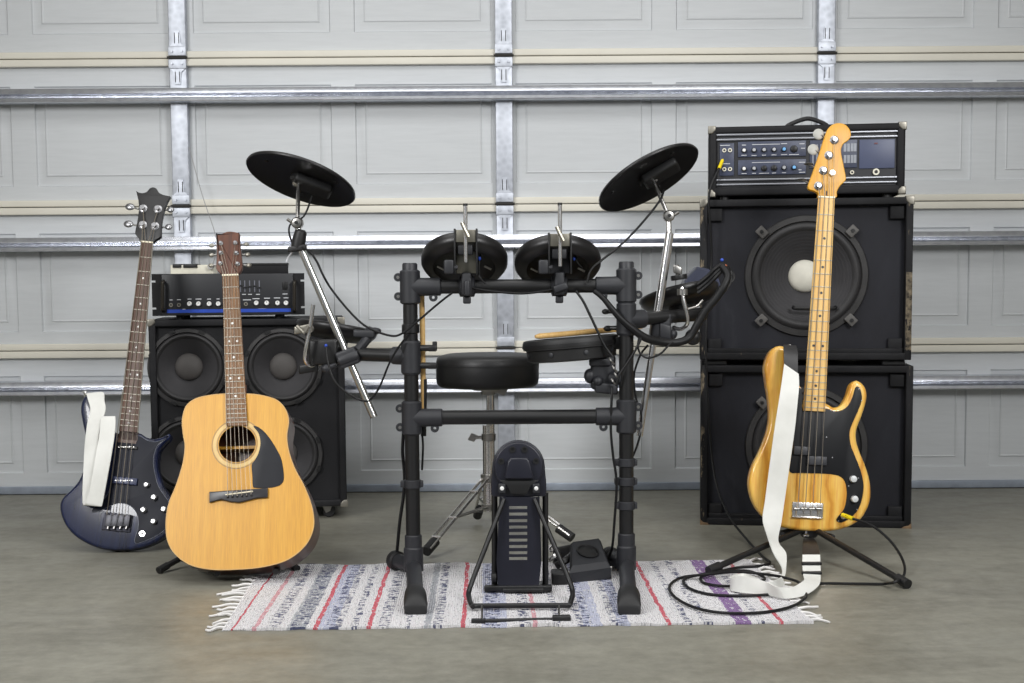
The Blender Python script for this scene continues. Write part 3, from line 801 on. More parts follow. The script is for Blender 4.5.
# ---- blue bass
def blue_bass():
    F = Frame((-1.135, 3.70, .006), lean=19.5, side=6)
    g = thing('bass_guitar', 'dark blue bass guitar with black headstock standing left of the acoustic guitar', 'guitar', F)
    raw = [(88,394.6),(91.5,397),(93.5,407),(97,417),(104,426),(113,431),(120,433),(138,432.6),(146,437),(154,438.4),(162,436.6),(169,433.4),(169.6,438),(165,443),(159.5,450),(157.4,460),(158.5,472),(162,484),(168,493),(174,503),(176.5,515),(174,526),(166,535.5),(155,542.5),(141,547.6),(127,549.6),(112,549.8),(98,547.6),(85,542.5),(73,534.5),(64.5,524),(60,512),(59.8,502.5),(64,495.5),(71,489),(79,479),(84,466),(86.4,452),(85.4,438),(82.4,424),(80.3,411),(81.4,401.5),(84.5,396)]
    out = sm2(fit(F, raw), 4); T = .040
    MB().prism(out, 0, T, .009).build('body', M['blue'], g)
    pg = sm2(fit(F, [(119,436),(139,436),(147,440.5),(156,442),(163.5,439.5),(157,446.5),(153.4,459),(155,474),(158.5,486),(164,495),(170,504),(172,515),(168.5,526),(158,535),(145,541),(136,543.5),(135,538),(138.5,528),(138,517),(133,508),(124,503.5),(115,504),(106,508),(98,512),(92,512),(93.5,508),(101,502),(108,494),(112,480),(115,460)]), 3)
    MB().prism(pg, -.0016, 0, .0007).build('pickguard', plain('smoked_guard', (18, 21, 34), .45, spec=.2), g)
    eg = MB().holed(pg, [inset(orient(pg), .0012) if False else inset(pg if orient(pg) == list(pg) else list(reversed(pg)), .0011)], -.0019, -.0008) if False else None
    pts = [V((p[0], -.0016, p[1])) for p in pg]; MB().tube(pts + [pts[0]], .0006, 5, smooth=False).build('guard_edge', plain('guard_edge', (110, 116, 130), .4), g)
    def rect(x0, y0, x1, y1, h, mat, name, par=g, bev=.0015):
        a = F.uv(x0, y0, -h); b = F.uv(x1, y1, -h)
        return MB().box((a[0], -h, b[1]), (b[0], 0, a[1]), bev).build(name, mat, par)
    p1 = rect(116.2, 444.6, 137, 449.6, .006, M['blackgloss'], 'pickup')
    p2 = rect(113.2, 476, 136.5, 485.4, .007, plain('blue_pickup', (38, 46, 78), .35, .1), 'pickup')
    for i in range(8):
        c = F.p(119 + i*2.1, 447, -.006); MB().cyl(c, c+V((0,-.001,0)), .0017, seg=8).build('pole_piece', M['steel'], p1)
        c = F.p(116 + i*2.3, 480.5, -.007); MB().cyl(c, c+V((0,-.001,0)), .0017, seg=8).build('pole_piece', M['steel'], p2)
    b = rect(104.6, 512.5, 130, 532.6, .004, plain('dark_bridge', (62, 62, 70), .4, .8), 'bridge')
    for i in range(4):
        a = F.uv(106 + i*6.1, 514, -.014); c = F.uv(110.4 + i*6.1, 527, -.014)
        s = MB().box((a[0], -.013, c[1]), (c[0], -.004, a[1]), .002).build('saddle', plain('dark_saddle', (70, 70, 74), .4, .8), b)
        c = F.p(108.2 + i*6.1, 526.6, -.010); MB().cyl(c, c+V((0,-.003,-.008)), .003, seg=10).build('tuning_screw', M['chrome'], b)
    for x, y, r in ((147.2,485.2,.0075),(154.5,497.8,.0085),(144,510.2,.0085),(154.2,521.8,.0085),(164.4,509.6,.0085)):
        MB().lathe([(r, 0), (r, .004), (r*.92, .012), (r*.7, .0145)], F.p(x, y, -.0016), (0,-1,0), 24).build('control_knob', plain('bright_knob', (196, 196, 196), .35, .5), g)
    c = F.p(142.3, 533.8, -.0016); j = MB().ring(.004, .0085, 0, .003, c, (0,-1,0), 20).build('output_jack', M['chrome'], g)
    MB().cyl(c, c+V((0,-.001,0)), .0045, seg=12).build('jack_hole', M['blackgloss'], j)
    zj = F.uv(129, 440)[1]
    zn, ze, cx, hw, fz = neck_and_board(g, F, (140.7,242.6), (152.7,242.2), (118.6,431.8), (137.6,431.4), -.009, .864, 22, M['rosewood'], M['rosewood'], zj, (3,5,7,9,12,15,17,19,21), M['pearl'], .0030, .020, plain('dull_binding', (150, 144, 130), .6))
    MB().box((cx(ze)-hw(ze), -.003, zj-.01), (cx(ze)+hw(ze), .012, ze+.002)).build('neck_heel', M['rosewood'], g)
    hd = fit(F, [(136.2,191.4),(137,191.8),(142,193),(146.5,191.8),(148.4,189.8),(150,188),(153,187.2),(156,188.2),(157.6,190.6),(159.5,193),(164,195),(169.6,196),(170,197),(167.4,201.5),(164.4,209),(162.3,218),(161.2,227),(161,235.6),(159,238),(156,239.6),(152.8,242.4),(140.6,242.4),(139,238.6),(136.6,236),(135,232.4),(136.5,225),(138,217),(138.8,208),(138.2,200)])
    hd = sm2(hd, 2)
    h = MB().prism(hd, .000, .014, .0015).build('headstock', M['blackgloss'], g)
    posts = [(142.6,225),(143,208.6),(157.8,209.2),(154.8,226.2)]
    for i, (x, y) in enumerate(posts):
        c = F.p(x, y, 0); tuner_post(h, c, .0068, .013)
        s = -1 if i < 2 else 1
        e = F.p((128.5, 130, 170.5, 168.6)[i], (224, 206.8, 209.6, 227)[i], .014)
        MB().cyl(c+V((0,.014,0)), e, .003, seg=8).build('tuner_shaft', M['chrome'], h)
        MB().sphere(e, .016, (.72, .32, .62) if s > 0 else (.95, .35, .72)).build('tuning_peg', M['satin'], h)
    bx = [F.uv(108.2+i*6.1, 516)[0] for i in range(4)]
    strings(g, F, [F.p(x, y, -.008) for x, y in posts], zn, cx, hw, -.0105, bx, F.uv(117, 516)[1], -.014, [.0013,.0011,.0010,.0008])
    MB().lathe([(.004, 0), (.004, .010), (.008, .013), (.007, .016)], F.p(86, 396, .02), F.M.to_3x3().inverted() @ V((-.2, -.3, 1)), 14).build('strap_button', M['chrome'], g)
    # strap
    Fs = Frame(F.M @ V((F.uv(98, 450)[0], 0, F.uv(98, 450)[1])))
    W = lambda x, y, d: Fs.l(F.M @ F.p(x, y, d))
    m = MB()
    m.band([(W(84,396.5,.03), W(90,393.5,.03)), (W(86,394,.002), W(103,392.6,-.003)), (W(88.5,401,-.008), W(104.5,401,-.010)), (W(90.5,410,-.012), W(105.6,410.5,-.016)), (W(87.4,424,-.012), W(101,424,-.018)),
            (W(85,445,-.012), W(97.6,445,-.020)), (W(83.6,470,-.012), W(97,470,-.020)), (W(82.8,490,-.012), W(98,492,-.022)), (W(82.8,503,-.014), W(99,505.6,-.024))], .003, 5)
    m.band([(W(82.8,503,-.014), W(99,505.6,-.024)), (W(84,505,-.026), W(101,506,-.036)), (W(87,500,-.034), W(102.5,503.5,-.040)), (W(92,480,-.034), W(107,480,-.040)), (W(96,455,-.032), W(111.5,455,-.036)), (W(99.4,435,-.030), W(115,432,-.034)),
            (W(101.4,419.5,-.028), W(115.6,418.6,-.030)), (W(104,418,-.016), W(114.6,418,-.018)), (W(100,432,-.011), W(112,433,-.012)), (W(97,450,-.008), W(107,452,-.009))], .003, 5)
    solo(m, 'guitar_strap', M['strap'], Fs, 'folded white webbing strap hanging over the horn of the dark blue bass', 'strap')
blue_bass()

# ---- natural bass
def natural_bass():
    F = Frame((.825, 3.55, .075), lean=8.5, side=3)
    g = thing('bass_guitar', 'honey-coloured bass guitar with black pickguard on a tripod stand before the right stack', 'guitar', F)
    raw = [(781,345.6),(786,348),(789.6,356),(791.6,368),(793.6,380),(796.6,387),(800,385),(803,396),(806,402.6),(820,403),(827,403.6),(834.6,407.4),(842,404.6),(847.6,395),(851,384.6),(857,380.4),(864,384.8),(867.2,392),(866.8,401),(862.5,415.4),(857.4,429),(857,440),(860,451),(865.4,464),(869.8,478),(871.4,490),(870.6,501),(866.6,511.4),(859.7,520.6),(845.8,528),(829,531.2),(807,531),(787,528.4),(773,523.4),(761,514),(752.8,500.6),(749.2,484),(752,468),(759.3,453),(766,437),(769.8,420),(769,400),(766,381),(764.8,366),(768.4,354),(774.4,347.4)]
    out = sm2(fit(F, raw), 4)
    MB().prism(out, 0, .044, .011, steps=6).build('body', M['ash'], g)
    pg = sm2(fit(F, [(800.5,388),(803,399),(802.6,408.6),(815,409.6),(827,408.8),(835,411.4),(843,409.6),(848.6,404.6),(852.7,396),(855,388),(858,386.6),(860.6,390.6),(861.8,399),(858.6,409),(854.2,419),(849.6,431),(850.4,444),(854.4,455),(859.6,468),(863,481),(863.2,491),(861,502),(857,511),(850,518),(841,522.6),(836.2,520.6),(838,516.4),(844,508.6),(846.6,496),(845.6,484),(841,477),(831,474.2),(814,473.4),(800,473),(790,472.2),(790.4,462),(792.8,445),(795,425),(797,405),(797.6,393)]), 3)
    MB().prism(pg, -.0022, 0, .0009).build('pickguard', M['frame_pick'], g)
    for x, y in ((826.6,437),(832.4,457.4),(858.4,478),(861.6,400.5),(859,388.8),(848.6,486),(857,509.5),(834,411.5),(838.5,521)):
        c = F.p(x, y, -.0022); MB().cyl(c, c+V((0,-.0006,0)), .0018, seg=8).build('guard_screw', M['chrome'], g)
    def rect(x0, y0, x1, y1, h, mat, name, par=g, bev=.0015, base=0):
        a = F.uv(x0, y0, -h); b = F.uv(x1, y1, -h)
        return MB().box((a[0], -h, b[1]), (b[0], -base, a[1]), bev).build(name, mat, par)
    rect(794, 446, 810.5, 455.4, .010, plain('pickup_cover', (44, 45, 50), .45), 'pickup')
    rect(807.5, 455.8, 827, 465.6, .010, plain('pickup_cover', (44, 45, 50), .45), 'pickup')
    b = rect(792.4, 501.8, 823, 518.4, .003, M['chrome'], 'bridge')
    rect(792.4, 516.5, 823, 518.4, .012, M['chrome'], 'bridge_lip', b, .0008)
    for i in range(4):
        a = F.p(796.6 + i*7.4, 508.8, -.010); m = MB().cyl(a+V((-.008,0,0)), a+V((.008,0,0)), .0045, seg=14)
        s = m.build('saddle', M['steel'], b)
        MB().cyl(a, F.p(796.6+i*7.4, 517, -.008), .0018, seg=8).build('saddle_screw', M['chrome'], b)
    for x, y in ((852.7,479),(854,499)):
        MB().lathe([(.0095, 0), (.0095, .011), (.0085, .014), (.003, .0145)], F.p(x, y, -.0022), (0,-1,0), 28).build('control_knob', plain('satin_knob', (206, 208, 208), .35, .3), g)
    c = F.p(843.2, 516, -.0022); MB().ring(.0045, .0085, 0, .003, c, (0,-1,0), 20).build('output_jack', M['chrome'], g)
    zj = F.uv(815, 409)[1]
    zn, ze, cx, hw, fz = neck_and_board(g, F, (818.6,197.6), (835,197.6), (803.3,411), (825.4,411), -.010, .864, 20, M['maple'], M['maple'], zj, (3,5,7,9,12,15,17,19), M['blackpl'], .0038, .021)
    MB().box((cx(ze)-hw(ze)*.98, -.004, ze+.001), (cx(ze)+hw(ze)*.98, .012, ze+.03), .002).build('neck_heel', M['maple'], g)
    hd = sm2(fit(F, [(818.6,198),(818.4,194.4),(815,191.4),(809.4,189.6),(808,186.4),(809.8,180.5),(813,172),(819.6,153),(825,136),(828.4,128.4),(833,124.4),(839,123),(845.6,124.8),(850,130),(851,135.6),(848.6,140),(843.6,143.8),(841.3,149),(841.4,154),(843,162),(845,172),(846,178.6),(844.4,181.8),(840,186),(837,191.6),(835.4,198)]), 4)
    h = MB().prism(hd, -.001, .014, .0022).build('headstock', M['maple_head'], g)
    posts = [(818.2,186),(823.2,170.6),(828.7,155.4),(834.2,140)]
    ears = [(801.5,179.6),(808.5,164),(813.2,149.6),(818.6,134.2)]
    for i, (x, y) in enumerate(posts):
        c = F.p(x, y, -.001); tuner_post(h, c, .0062, .013)
        e = F.p(*ears[i], .018)
        MB().cyl(c+V((0,.018,0)), e, .003, seg=8).build('tuner_shaft', M['steel'], h)
        if i >= 2: MB().sphere(e, .0160, (1, .2, 1)).build('tuning_peg', plain('satin_peg', (168, 168, 162), .5, .1), h)
        else: MB().sphere(e, .0135, (1, 1, .16)).build('tuning_peg', plain('satin_peg', (120, 118, 114), .4, .4), h)
    c = F.p(831.8, 173.2, -.001); MB().lathe([(.004,0),(.004,.006),(.008,.008),(.008,.0095)], c, (0,-1,0), 14).build('string_tree', M['steel'], h)
    p = F.p(826.6, 193.5, -.001); MB().box((p.x-.0025, -.0016, p.z-.006), (p.x+.0025, -.0005, p.z+.007), .001).build('truss_slot', M['rosewood'], h)
    bx = [F.uv(796.6+i*7.4, 508)[0] for i in range(4)]
    strings(g, F, [F.p(x, y, -.008) for x, y in posts], zn, cx, hw, -.0115, bx, F.uv(808, 508)[1], -.0155, [.0014,.0012,.0010,.0008])
    bz = F.uv(808, 531)[1]; ex = F.uv(808, 531)[0]
    MB().lathe([(.005, 0), (.005, .010), (.009, .013), (.008, .018)], (ex, .022, bz+.002), (0,0,-1), 14).build('strap_button', M['chrome'], g)
    hx = F.p(787, 350, .02); MB().lathe([(.004, 0), (.004, .010), (.008, .013), (.006, .017)], hx, (.6,0,.8), 14).build('strap_button', M['chrome'], g)
    # stand
    hub = V((at(809, 541, 3.60).x, 3.60, .085)); S = Frame((hub.x, hub.y, 0))
    st = thing('guitar_stand', 'black tripod guitar stand holding the honey-coloured bass', 'guitar stand', S)
    hl = S.l(hub)
    MB().lathe([(.020,-.03),(.024,-.025),(.024,.012),(.016,.02)], hl, (0,0,1), 20).build('hub', M['plastic'], st)
    for fx, fy in ((711.5, 569.5), (905, 582.5)):
        f = S.l(flo(fx, fy, .014)); MB().tube([hl+V((0,-.005,0)), f], .0085, 12, smooth=False).build('leg', M['tube'], st)
        MB().tube([f+(hl-f).normalized()*.03, f-(hl-f).normalized()*.012], .0125, 12, smooth=False).build('leg_cap', M['rubber'], st)
    f = V((.07, .33, .012)); MB().tube([hl+V((0,.005,0)), f], .0085, 12, smooth=False).build('leg', M['tube'], st)
    MB().tube([f+(hl-f).normalized()*.03, f-(hl-f).normalized()*.012], .0125, 12, smooth=False).build('leg_cap', M['rubber'], st)
    nb = S.l(F.M @ V((F.uv(819, 345)[0], .055, F.uv(819, 345)[1])))
    MB().tube([hl, S.l(F.M @ V((ex+.002, .075, bz+.05))), nb], .008, 12, smooth=False).build('pole', M['tube'], st)
    MB().tube([nb, nb+V((0,-.012,.0))], .008, 10, smooth=False).build('neck_rest', M['rubber'], st)
    for s in (-1, 1):
        a = S.l(F.M @ V((ex+s*.065, .055, bz-.010))); b = S.l(F.M @ V((ex+s*.07, .0, bz-.012))); c = S.l(F.M @ V((ex+s*.07, -.010, bz+.004)))
        MB().tube([hl+V((0,.01,0)), a], .006, 10, smooth=False).build('cradle_arm', M['tube'], st)
        MB().tube([a, b], .006, 10, smooth=False).build('cradle_pad', M['rubber'], st)
    # strap
    Fs = Frame(flo(785, 590)); W = lambda x, y, Y: Fs.l(at(x, y, Y))
    Z = lambda L_, R_, Yl, Yr=None: (W(*L_, Yl), W(*R_, Yr or Yl))
    leather = MB().band([Z((783.5,345),(796,346),3.598), Z((783.6,350),(797.5,352),3.585), Z((783.8,358),(797.6,362),3.575), Z((784.2,370),(797.8,379),3.568)], .004, 4)
    strap_pts = [Z((784.2,364),(798.6,374),3.565,3.56), Z((782,380),(799,386),3.555,3.55), Z((779,400),(797.8,400),3.545,3.54), Z((774.6,428),(794.6,430),3.535), Z((769.6,465),(789.6,465),3.525), Z((765,500),(784.6,500),3.515), Z((762.6,520),(781.4,522),3.50),
                 Z((768,538),(778,541),3.47,3.49), Z((773.6,554),(786,553.5),3.44,3.45), Z((781,566),(786,568),3.38), Z((782,574),(784.6,576),3.33), Z((776,583),(780,586),3.27)]
    fl = lambda x, yb, dz: (Fs.l(flo(x, yb, .009)), Fs.l(flo(x, yb, .009) + V((0, .002, dz))))
    m = MB().band(strap_pts, .003, 6)
    def fz(u, l):
        Y = flo(l[0], l[1], .010).y; return (W(*u, Y + .004), W(*l, Y))
    m = MB().band(strap_pts, .003, 6)
    m.band([Z((802.5,555),(820,555),3.40), Z((802.5,566),(820.4,566),3.36), Z((803,574),(820.6,575),3.31), fz((804,580),(819.6,584)), fz((799,584),(812,591.5)), fz((791,587.5),(800,597)), fz((778,587),(785,598.4)), fz((766,582),(768,595)), fz((753,578),(752,593.5)), fz((740,576),(738,592)), fz((731,578),(730.6,589.5)),
            fz((733,575),(735,584)), fz((744,573.5),(742,582)), fz((755,577),(752,587)), fz((765,582),(763,591)), fz((776,580),(776,590)), fz((781,577),(785,584))], .003, 6)
    sp = thing('guitar_strap', 'white webbing strap trailing from the honey-coloured bass onto the rug', 'strap', Fs)
    m.build('webbing', M['strap'], sp)
    leather.build('leather_end', M['ltape'], sp)
    MB().band([Z((803.5,539),(814,539),3.56), Z((802.6,546),(818,546),3.47), Z((802.5,557),(820,557),3.394)], .004, 5).build('leather_end', M['ltape'], sp)
    for y, Yk in ((563.5, 3.364), (573, 3.312)):
        p0 = W(801.5, y, Yk); p1 = W(821.5, y, Yk)
        MB().box((p0.x, p0.y-.006, p0.z-.004), (p1.x, p0.y+.006, p0.z+.004), .002).build('buckle', M['blackpl'], sp)
natural_bass()

# ------------------------------------------------------------------ rug
def rug():
    y0, y1 = flo(512, 628).y, flo(512, 564.5).y
    x0, x1 = flo(219, 629).x + .004, flo(806, 621).x + .004
    xb0 = x0 - .02; xb1 = x1 - .01
    F = Frame(((x0+x1)/2, (y0+y1)/2 + .004, 0), yaw=1.2); XC = V(((x0+x1)/2, (y0+y1)/2, 0)); LL = lambda v: V(v) - XC
    t = NT('rag_weave'); tc = t.n('ShaderNodeTexCoord'); sx = t.n('ShaderNodeSeparateXYZ'); t.l(tc.outputs['Object'], sx.inputs[0])
    # waviness of each weft, then stripes across the length
    wob = t.math('MULTIPLY', t.math('SUBTRACT', t.noise(t.coord((1.5, 9, 1)), 2.2, 4), .5), .014)
    X = t.math('ADD', sx.outputs[0], wob)
    W = (x1 - x0)
    fr = t.math('DIVIDE', t.math('ADD', X, W/2), W)
    white, grey, navy, red, pink, purp, lav = (226,224,226), (176,178,184), (66,72,106), (206,100,112), (218,166,174), (142,112,160), (192,195,214)
    px = lambda x: (x - 219) / (806 - 219)
    S = [(219, white), (226, red), (230, white), (248, pink), (252, white), (283, grey), (300, white), (308, red), (312, lav), (328, white), (361, red), (365, white), (418, grey), (424, white), (455, red), (459, white), (474, lav), (500, white), (526, pink), (530, white), (575, lav), (594, white), (611, lav), (622, white), (658, red), (663, white), (728, purp), (742, white), (771, red), (775, white)]
    base = t.ramp(fr, [(max(0, px(a)), c) for a, c in S], 'CONSTANT')
    # navy dashes: columns picked by a second ramp, broken along the weft
    O, I_ = (0,0,0,1), (1,1,1,1)
    D = [(219, O), (262, I_), (274, O), (284, I_), (300, O), (318, I_), (334, O), (345, I_), (351, O), (372, I_), (384, O), (398, I_), (403, O), (426, I_), (436, O), (476, I_), (494, O), (512, I_), (522, O), (545, I_), (552, O), (568, I_), (584, O), (604, I_), (622, O), (676, I_), (684, O), (694, I_), (704, O), (750, I_), (756, O)]
    dm = t.ramp(fr, [(max(0, px(a)), c) for a, c in D], 'CONSTANT')
    brk = t.math('GREATER_THAN', t.noise(t.coord((16, 30, 1)), 3.0, 3, .6), .52)
    spk = t.math('GREATER_THAN', t.noise(t.coord((110, 30, 1)), 2.2, 2), .62)
    c = t.mix(t.math('MULTIPLY', t.math('MULTIPLY', dm, brk), .92), base, navy)
    c = t.mix(t.math('MULTIPLY', spk, .6), c, (96, 98, 108))
    light = t.math('GREATER_THAN', t.noise(t.coord((60, 24, 1)), 2.0, 2), .60)
    c = t.mix(t.math('MULTIPLY', light, .75), c, (226, 225, 228))
    wv = t.n('ShaderNodeTexWave', bands_direction='X'); wv.inputs['Scale'].default_value = 60; wv.inputs['Distortion'].default_value = 3; t.l(tc.outputs['Object'], wv.inputs[0])
    t.set(c, .9); t.bump(wv.outputs['Fac'], .7, .004)
    M['rug'] = t.m
    r = thing('rag_rug', 'woven rag rug with red, navy and purple stripes under the drum rack', 'rug', F)
    nx, ny = 150, 22; L = []
    g = {}
    m = MB()
    def zz(x, y):
        e = (abs(y - (y0+y1)/2) / ((y1-y0)/2))**8
        return .0055 + .0012*math.sin(x*23 + y*11) + e*.002*math.sin(x*31)
    for k, zo in ((0, 0), (1, -.005)):
        for i in range(nx+1):
            for j in range(ny+1):
                v = j/ny; x = (x0+(xb0-x0)*v) + ((x1+(xb1-x1)*v)-(x0+(xb0-x0)*v))*i/nx
                yy = y0 + (y1-y0)*v + (.003*math.sin(x*37) + .0025*math.sin(x*90+1) if j in (0, ny) else 0)
                g[k,i,j] = m.b.verts.new(LL((x, yy, (zz(x, yy) if k == 0 else .0006))))
    for i in range(nx):
        for j in range(ny):
            m.b.faces.new([g[0,i,j], g[0,i+1,j], g[0,i+1,j+1], g[0,i,j+1]]); m.b.faces.new([g[1,i,j+1], g[1,i+1,j+1], g[1,i+1,j], g[1,i,j]])
    for i in range(nx):
        for j in (0, ny): m.b.faces.new([g[0,i,j], g[1,i,j], g[1,i+1,j], g[0,i+1,j]])
    for j in range(ny):
        for i in (0, nx): m.b.faces.new([g[0,i,j], g[0,i,j+1], g[1,i,j+1], g[1,i,j]])
    m.build('woven_field', M['rug'], r, 60)
    fm = plain('fringe_cotton', (222, 220, 218), .9)
    for s in (-1, 1):
        for k in range(19):
            v = (k+.5)/19; xe = (x0+(xb0-x0)*v) if s < 0 else (x1+(xb1-x1)*v); y = y0 + (y1-y0)*v
            ln = random.uniform(.030, .055) * (1.25 if (s < 0 and .25 < v < .6) else .9) ; dy = random.uniform(-.03, .03)
            P = [LL((xe - s*.004, y, .004)), LL((xe+s*ln*.35, y+dy*.5+random.uniform(-.006,.006), .006)), LL((xe+s*ln*.7, y+dy+random.uniform(-.006,.006), .004)), LL((xe+s*ln, y+dy+random.uniform(-.016,.016), .004))]
            MB().tube(P, .0026, 6, 4, taper=lambda q: .0040*(1-.3*q)).build('fringe_tassel', fm, r)
rug()

# ------------------------------------------------------------------ drum rack
YR = 3.36
def drum_rack():
    F = Frame((at(518, 283, YR).x, YR, 0)); w = lambda x, y, Y=YR: F.l(at(x, y, Y))
    r = thing('drum_rack', 'black tubular electronic drum rack standing on the striped rug', 'drum rack', F)
    xl = at(410.2, 300, YR).x - F.org.x; xr = at(626.3, 300, YR).x - F.org.x
    zt = at(410, 270, YR).z; zb = at(410, 287, YR).z; zc = at(518, 417, YR).z
    zlo = .045
    for x, s in ((xl, -1), (xr, 1)):
        p = MB().cyl((x, 0, .05), (x, 0, zt), .0188, seg=28).build('post', M['tube'], r)
        MB().lathe([(.0188, 0), (.0196, .001), (.0196, .026), (.017, .030)], (x, 0, zt-.012), (0,0,1), 28).build('post_cap', M['plastic'], p)
        # T couplers
        for zz, hz in ((zb, .040), (zc, .040)):
            m = MB().lathe([(.0215, -hz-.004), (.0262, -hz), (.0262, hz), (.0215, hz+.004)], (x, 0, zz), (0,0,1), 28)
            m.lathe([(.0262, 0), (.0235, .035), (.0232, .078), (.0205, .080)], (x, 0, zz), (-s,0,0), 28)
            c = m.build('coupler', M['plastic'], r)
            for dz in (.025, -.024):
                MB().ring(.0038, .0110, -.006, .006, (x+s*.030, -.004, zz+dz), (0,1,0), 18).build('coupler_lug', M['plastic'], c)
                MB().cyl((x+s*.030, -.012, zz+dz), (x+s*.030, .012, zz+dz), .0042, seg=10).build('coupler_bolt', M['steel'], c)
            MB().ring(.0038, .0110, -.006, .006, (x-s*.060, -.004, zz-.027), (0,1,0), 18).build('coupler_lug', M['plastic'], c)
        # memory collars
        for py in ((483,) if s < 0 else (463, 482, 506)):
            zz = at(518, py, YR).z
            c = MB().lathe([(.0205, -.011), (.0232, -.009), (.0232, .009), (.0205, .011)], (x, 0, zz), (0,0,1), 24)
            c.box((x-.031, -.010, zz-.008), (x-.020, .010, zz+.008), .002); c.box((x+.020, -.010, zz-.008), (x+.028, .010, zz+.008), .002)
            c.build('memory_collar', M['plastic'], r)
        # foot
        zf = .030
        fb = F.l(flo(395 if s < 0 else 609.5, 560 if s < 0 else 556, zf)); ff = F.l(flo(415.5 if s < 0 else 629, 602, zf-.002))
        mid = V((x, 0, zf)); d = (ff-mid).normalized()
        ft = MB().tube([fb, mid + (fb-mid)*.1, mid + (ff-mid)*.1, ff], .020, 24, 4).build('foot_tube', M['plastic'], r)
        MB().lathe([(.020, 0), (.0262, .004), (.0262, .022), (.021, .026)], fb - (mid-fb).normalized()*.006, mid-fb, 24).build('end_cap', M['rubber'], ft)
        MB().lathe([(.0255, -.008), (.0255, .052), (.0225, .056), (.0225, .085), (.020, .088)], (x, 0, .028), (0,0,1), 26).build('foot_socket', M['plastic'], r)
        # rubber boot with sloping toe
        sd = V((-d.y, d.x, 0)).normalized(); up = V((0,0,1))
        def sec(t, hw, zt_, zb_): 
            c = ff + d*t; return [c + sd*(hw*math.cos(a)) + up*((zb_-c.z) if math.sin(a) < 0 and abs(math.sin(a)) > .5 else ((zt_-c.z)*max(0, math.sin(a))**.6 if math.sin(a) >= 0 else (zb_-c.z)*.9)) for a in [2*PI*k/24 for k in range(24)]]
        MB().loops([sec(-.085, .022, .052, .008), sec(-.05, .026, .056, .007), sec(-.01, .0275, .056, .0065), sec(.018, .0275, .046, .0065), sec(.030, .0270, .034, .0065), sec(.034, .0250, .024, .007)]).build('rubber_boot', M['rubber'], ft, 50)
    MB().cyl((xl+.02, 0, zb), (xr-.02, 0, zb), .0182, seg=28).build('top_bar', M['tube'], r)
    MB().cyl((xl+.02, 0, zc), (xr-.02, 0, zc), .0188, seg=28).build('cross_bar', M['tube'], r)
    # side arms
    def arm(p, q, name='side_arm'):
        return MB().cyl(p, q, .0175, seg=24).build(name, M['tube'], r)
    la = V((xl, 0, at(410, 356, YR).z)); le = w(318, 353, 3.47)
    a = arm(la, le)
    m = MB().lathe([(.0215, -.044), (.0258, -.038), (.0258, .038), (.0215, .044)], (xl, 0, la.z-.004), (0,0,1), 26)
    m.lathe([(.0255, 0), (.0235, .03), (.0232, .050), (.020, .052)], la, (le-la), 26); m.build('coupler', M['plastic'], r)
    for py in (348, 365.5):
        p = w(419, py); m = MB().cyl(p, p+V((.030, -.004, 0)), .0085, seg=12)
        m.box(p+V((.022,-.012,-.009)), p+V((.047,.006,.008)), .005); m.obox(p+V((.041,-.003,.007 if py < 350 else .002)), V((.006,0,0)), V((0,.005,0)), V((0,0,.010 if py < 350 else .005)), .003)
        m.build('wing_bolt', M['blackpl'], r)
    ra = V((xr, 0, at(626, 320, YR).z)); re = w(704, 314, 3.47)
    a = arm(ra, re)
    m = MB().lathe([(.0215, -.040), (.0258, -.034), (.0258, .040), (.0215, .046)], (xr, 0, ra.z), (0,0,1), 26)
    m.lathe([(.0262, 0), (.0245, .03), (.0240, .052), (.020, .054)], ra, (re-ra), 26); m.build('coupler', M['plastic'], r)
    p = w(617, 311.5); m = MB().cyl(p, p+V((-.028,-.008,0)), .0055, seg=12); m.sphere(p+V((-.030,-.008,0)), .009, (1.1,.8,.8)); m.build('wing_bolt', M['blackpl'], r)
    # rear cable-side strut on the left
    # collar high on each post
    for x, py in ((xl, 328), (xr, 330)):
        zz = at(518, py, YR).z
        MB().lathe([(.020, -.012), (.0228, -.010), (.0228, .010), (.020, .012)], (x, 0, zz), (0,0,1), 24).build('memory_collar', M['blackpl'], r)
    # stick holder sleeve behind the left post
    p = w(424.4, 379, 3.39); q = w(423.6, 436, 3.39)
    MB().cyl(p, q, .0070, seg=16).build('stick_holder', M['tube'], r)
    MB().box(w(415, 428, 3.38), w(422, 434, 3.39), .002).build('holder_bracket', M['plastic'], r)
    S = Frame(at(424, 380, 3.39)); 
    m = MB().tube([S.l(at(423.7, 425, 3.39)), S.l(at(422.6, 340, 3.39)), S.l(at(421.6, 288, 3.39))], .0066, 14, smooth=False, taper=lambda t: .0072)
    solo(m, 'drumstick', M['stick'], S, 'wooden drumstick standing upright in the holder behind the left rack post', 'drumstick', 'drumsticks')
    return F, xl, xr, zb, zc
RK = drum_rack()

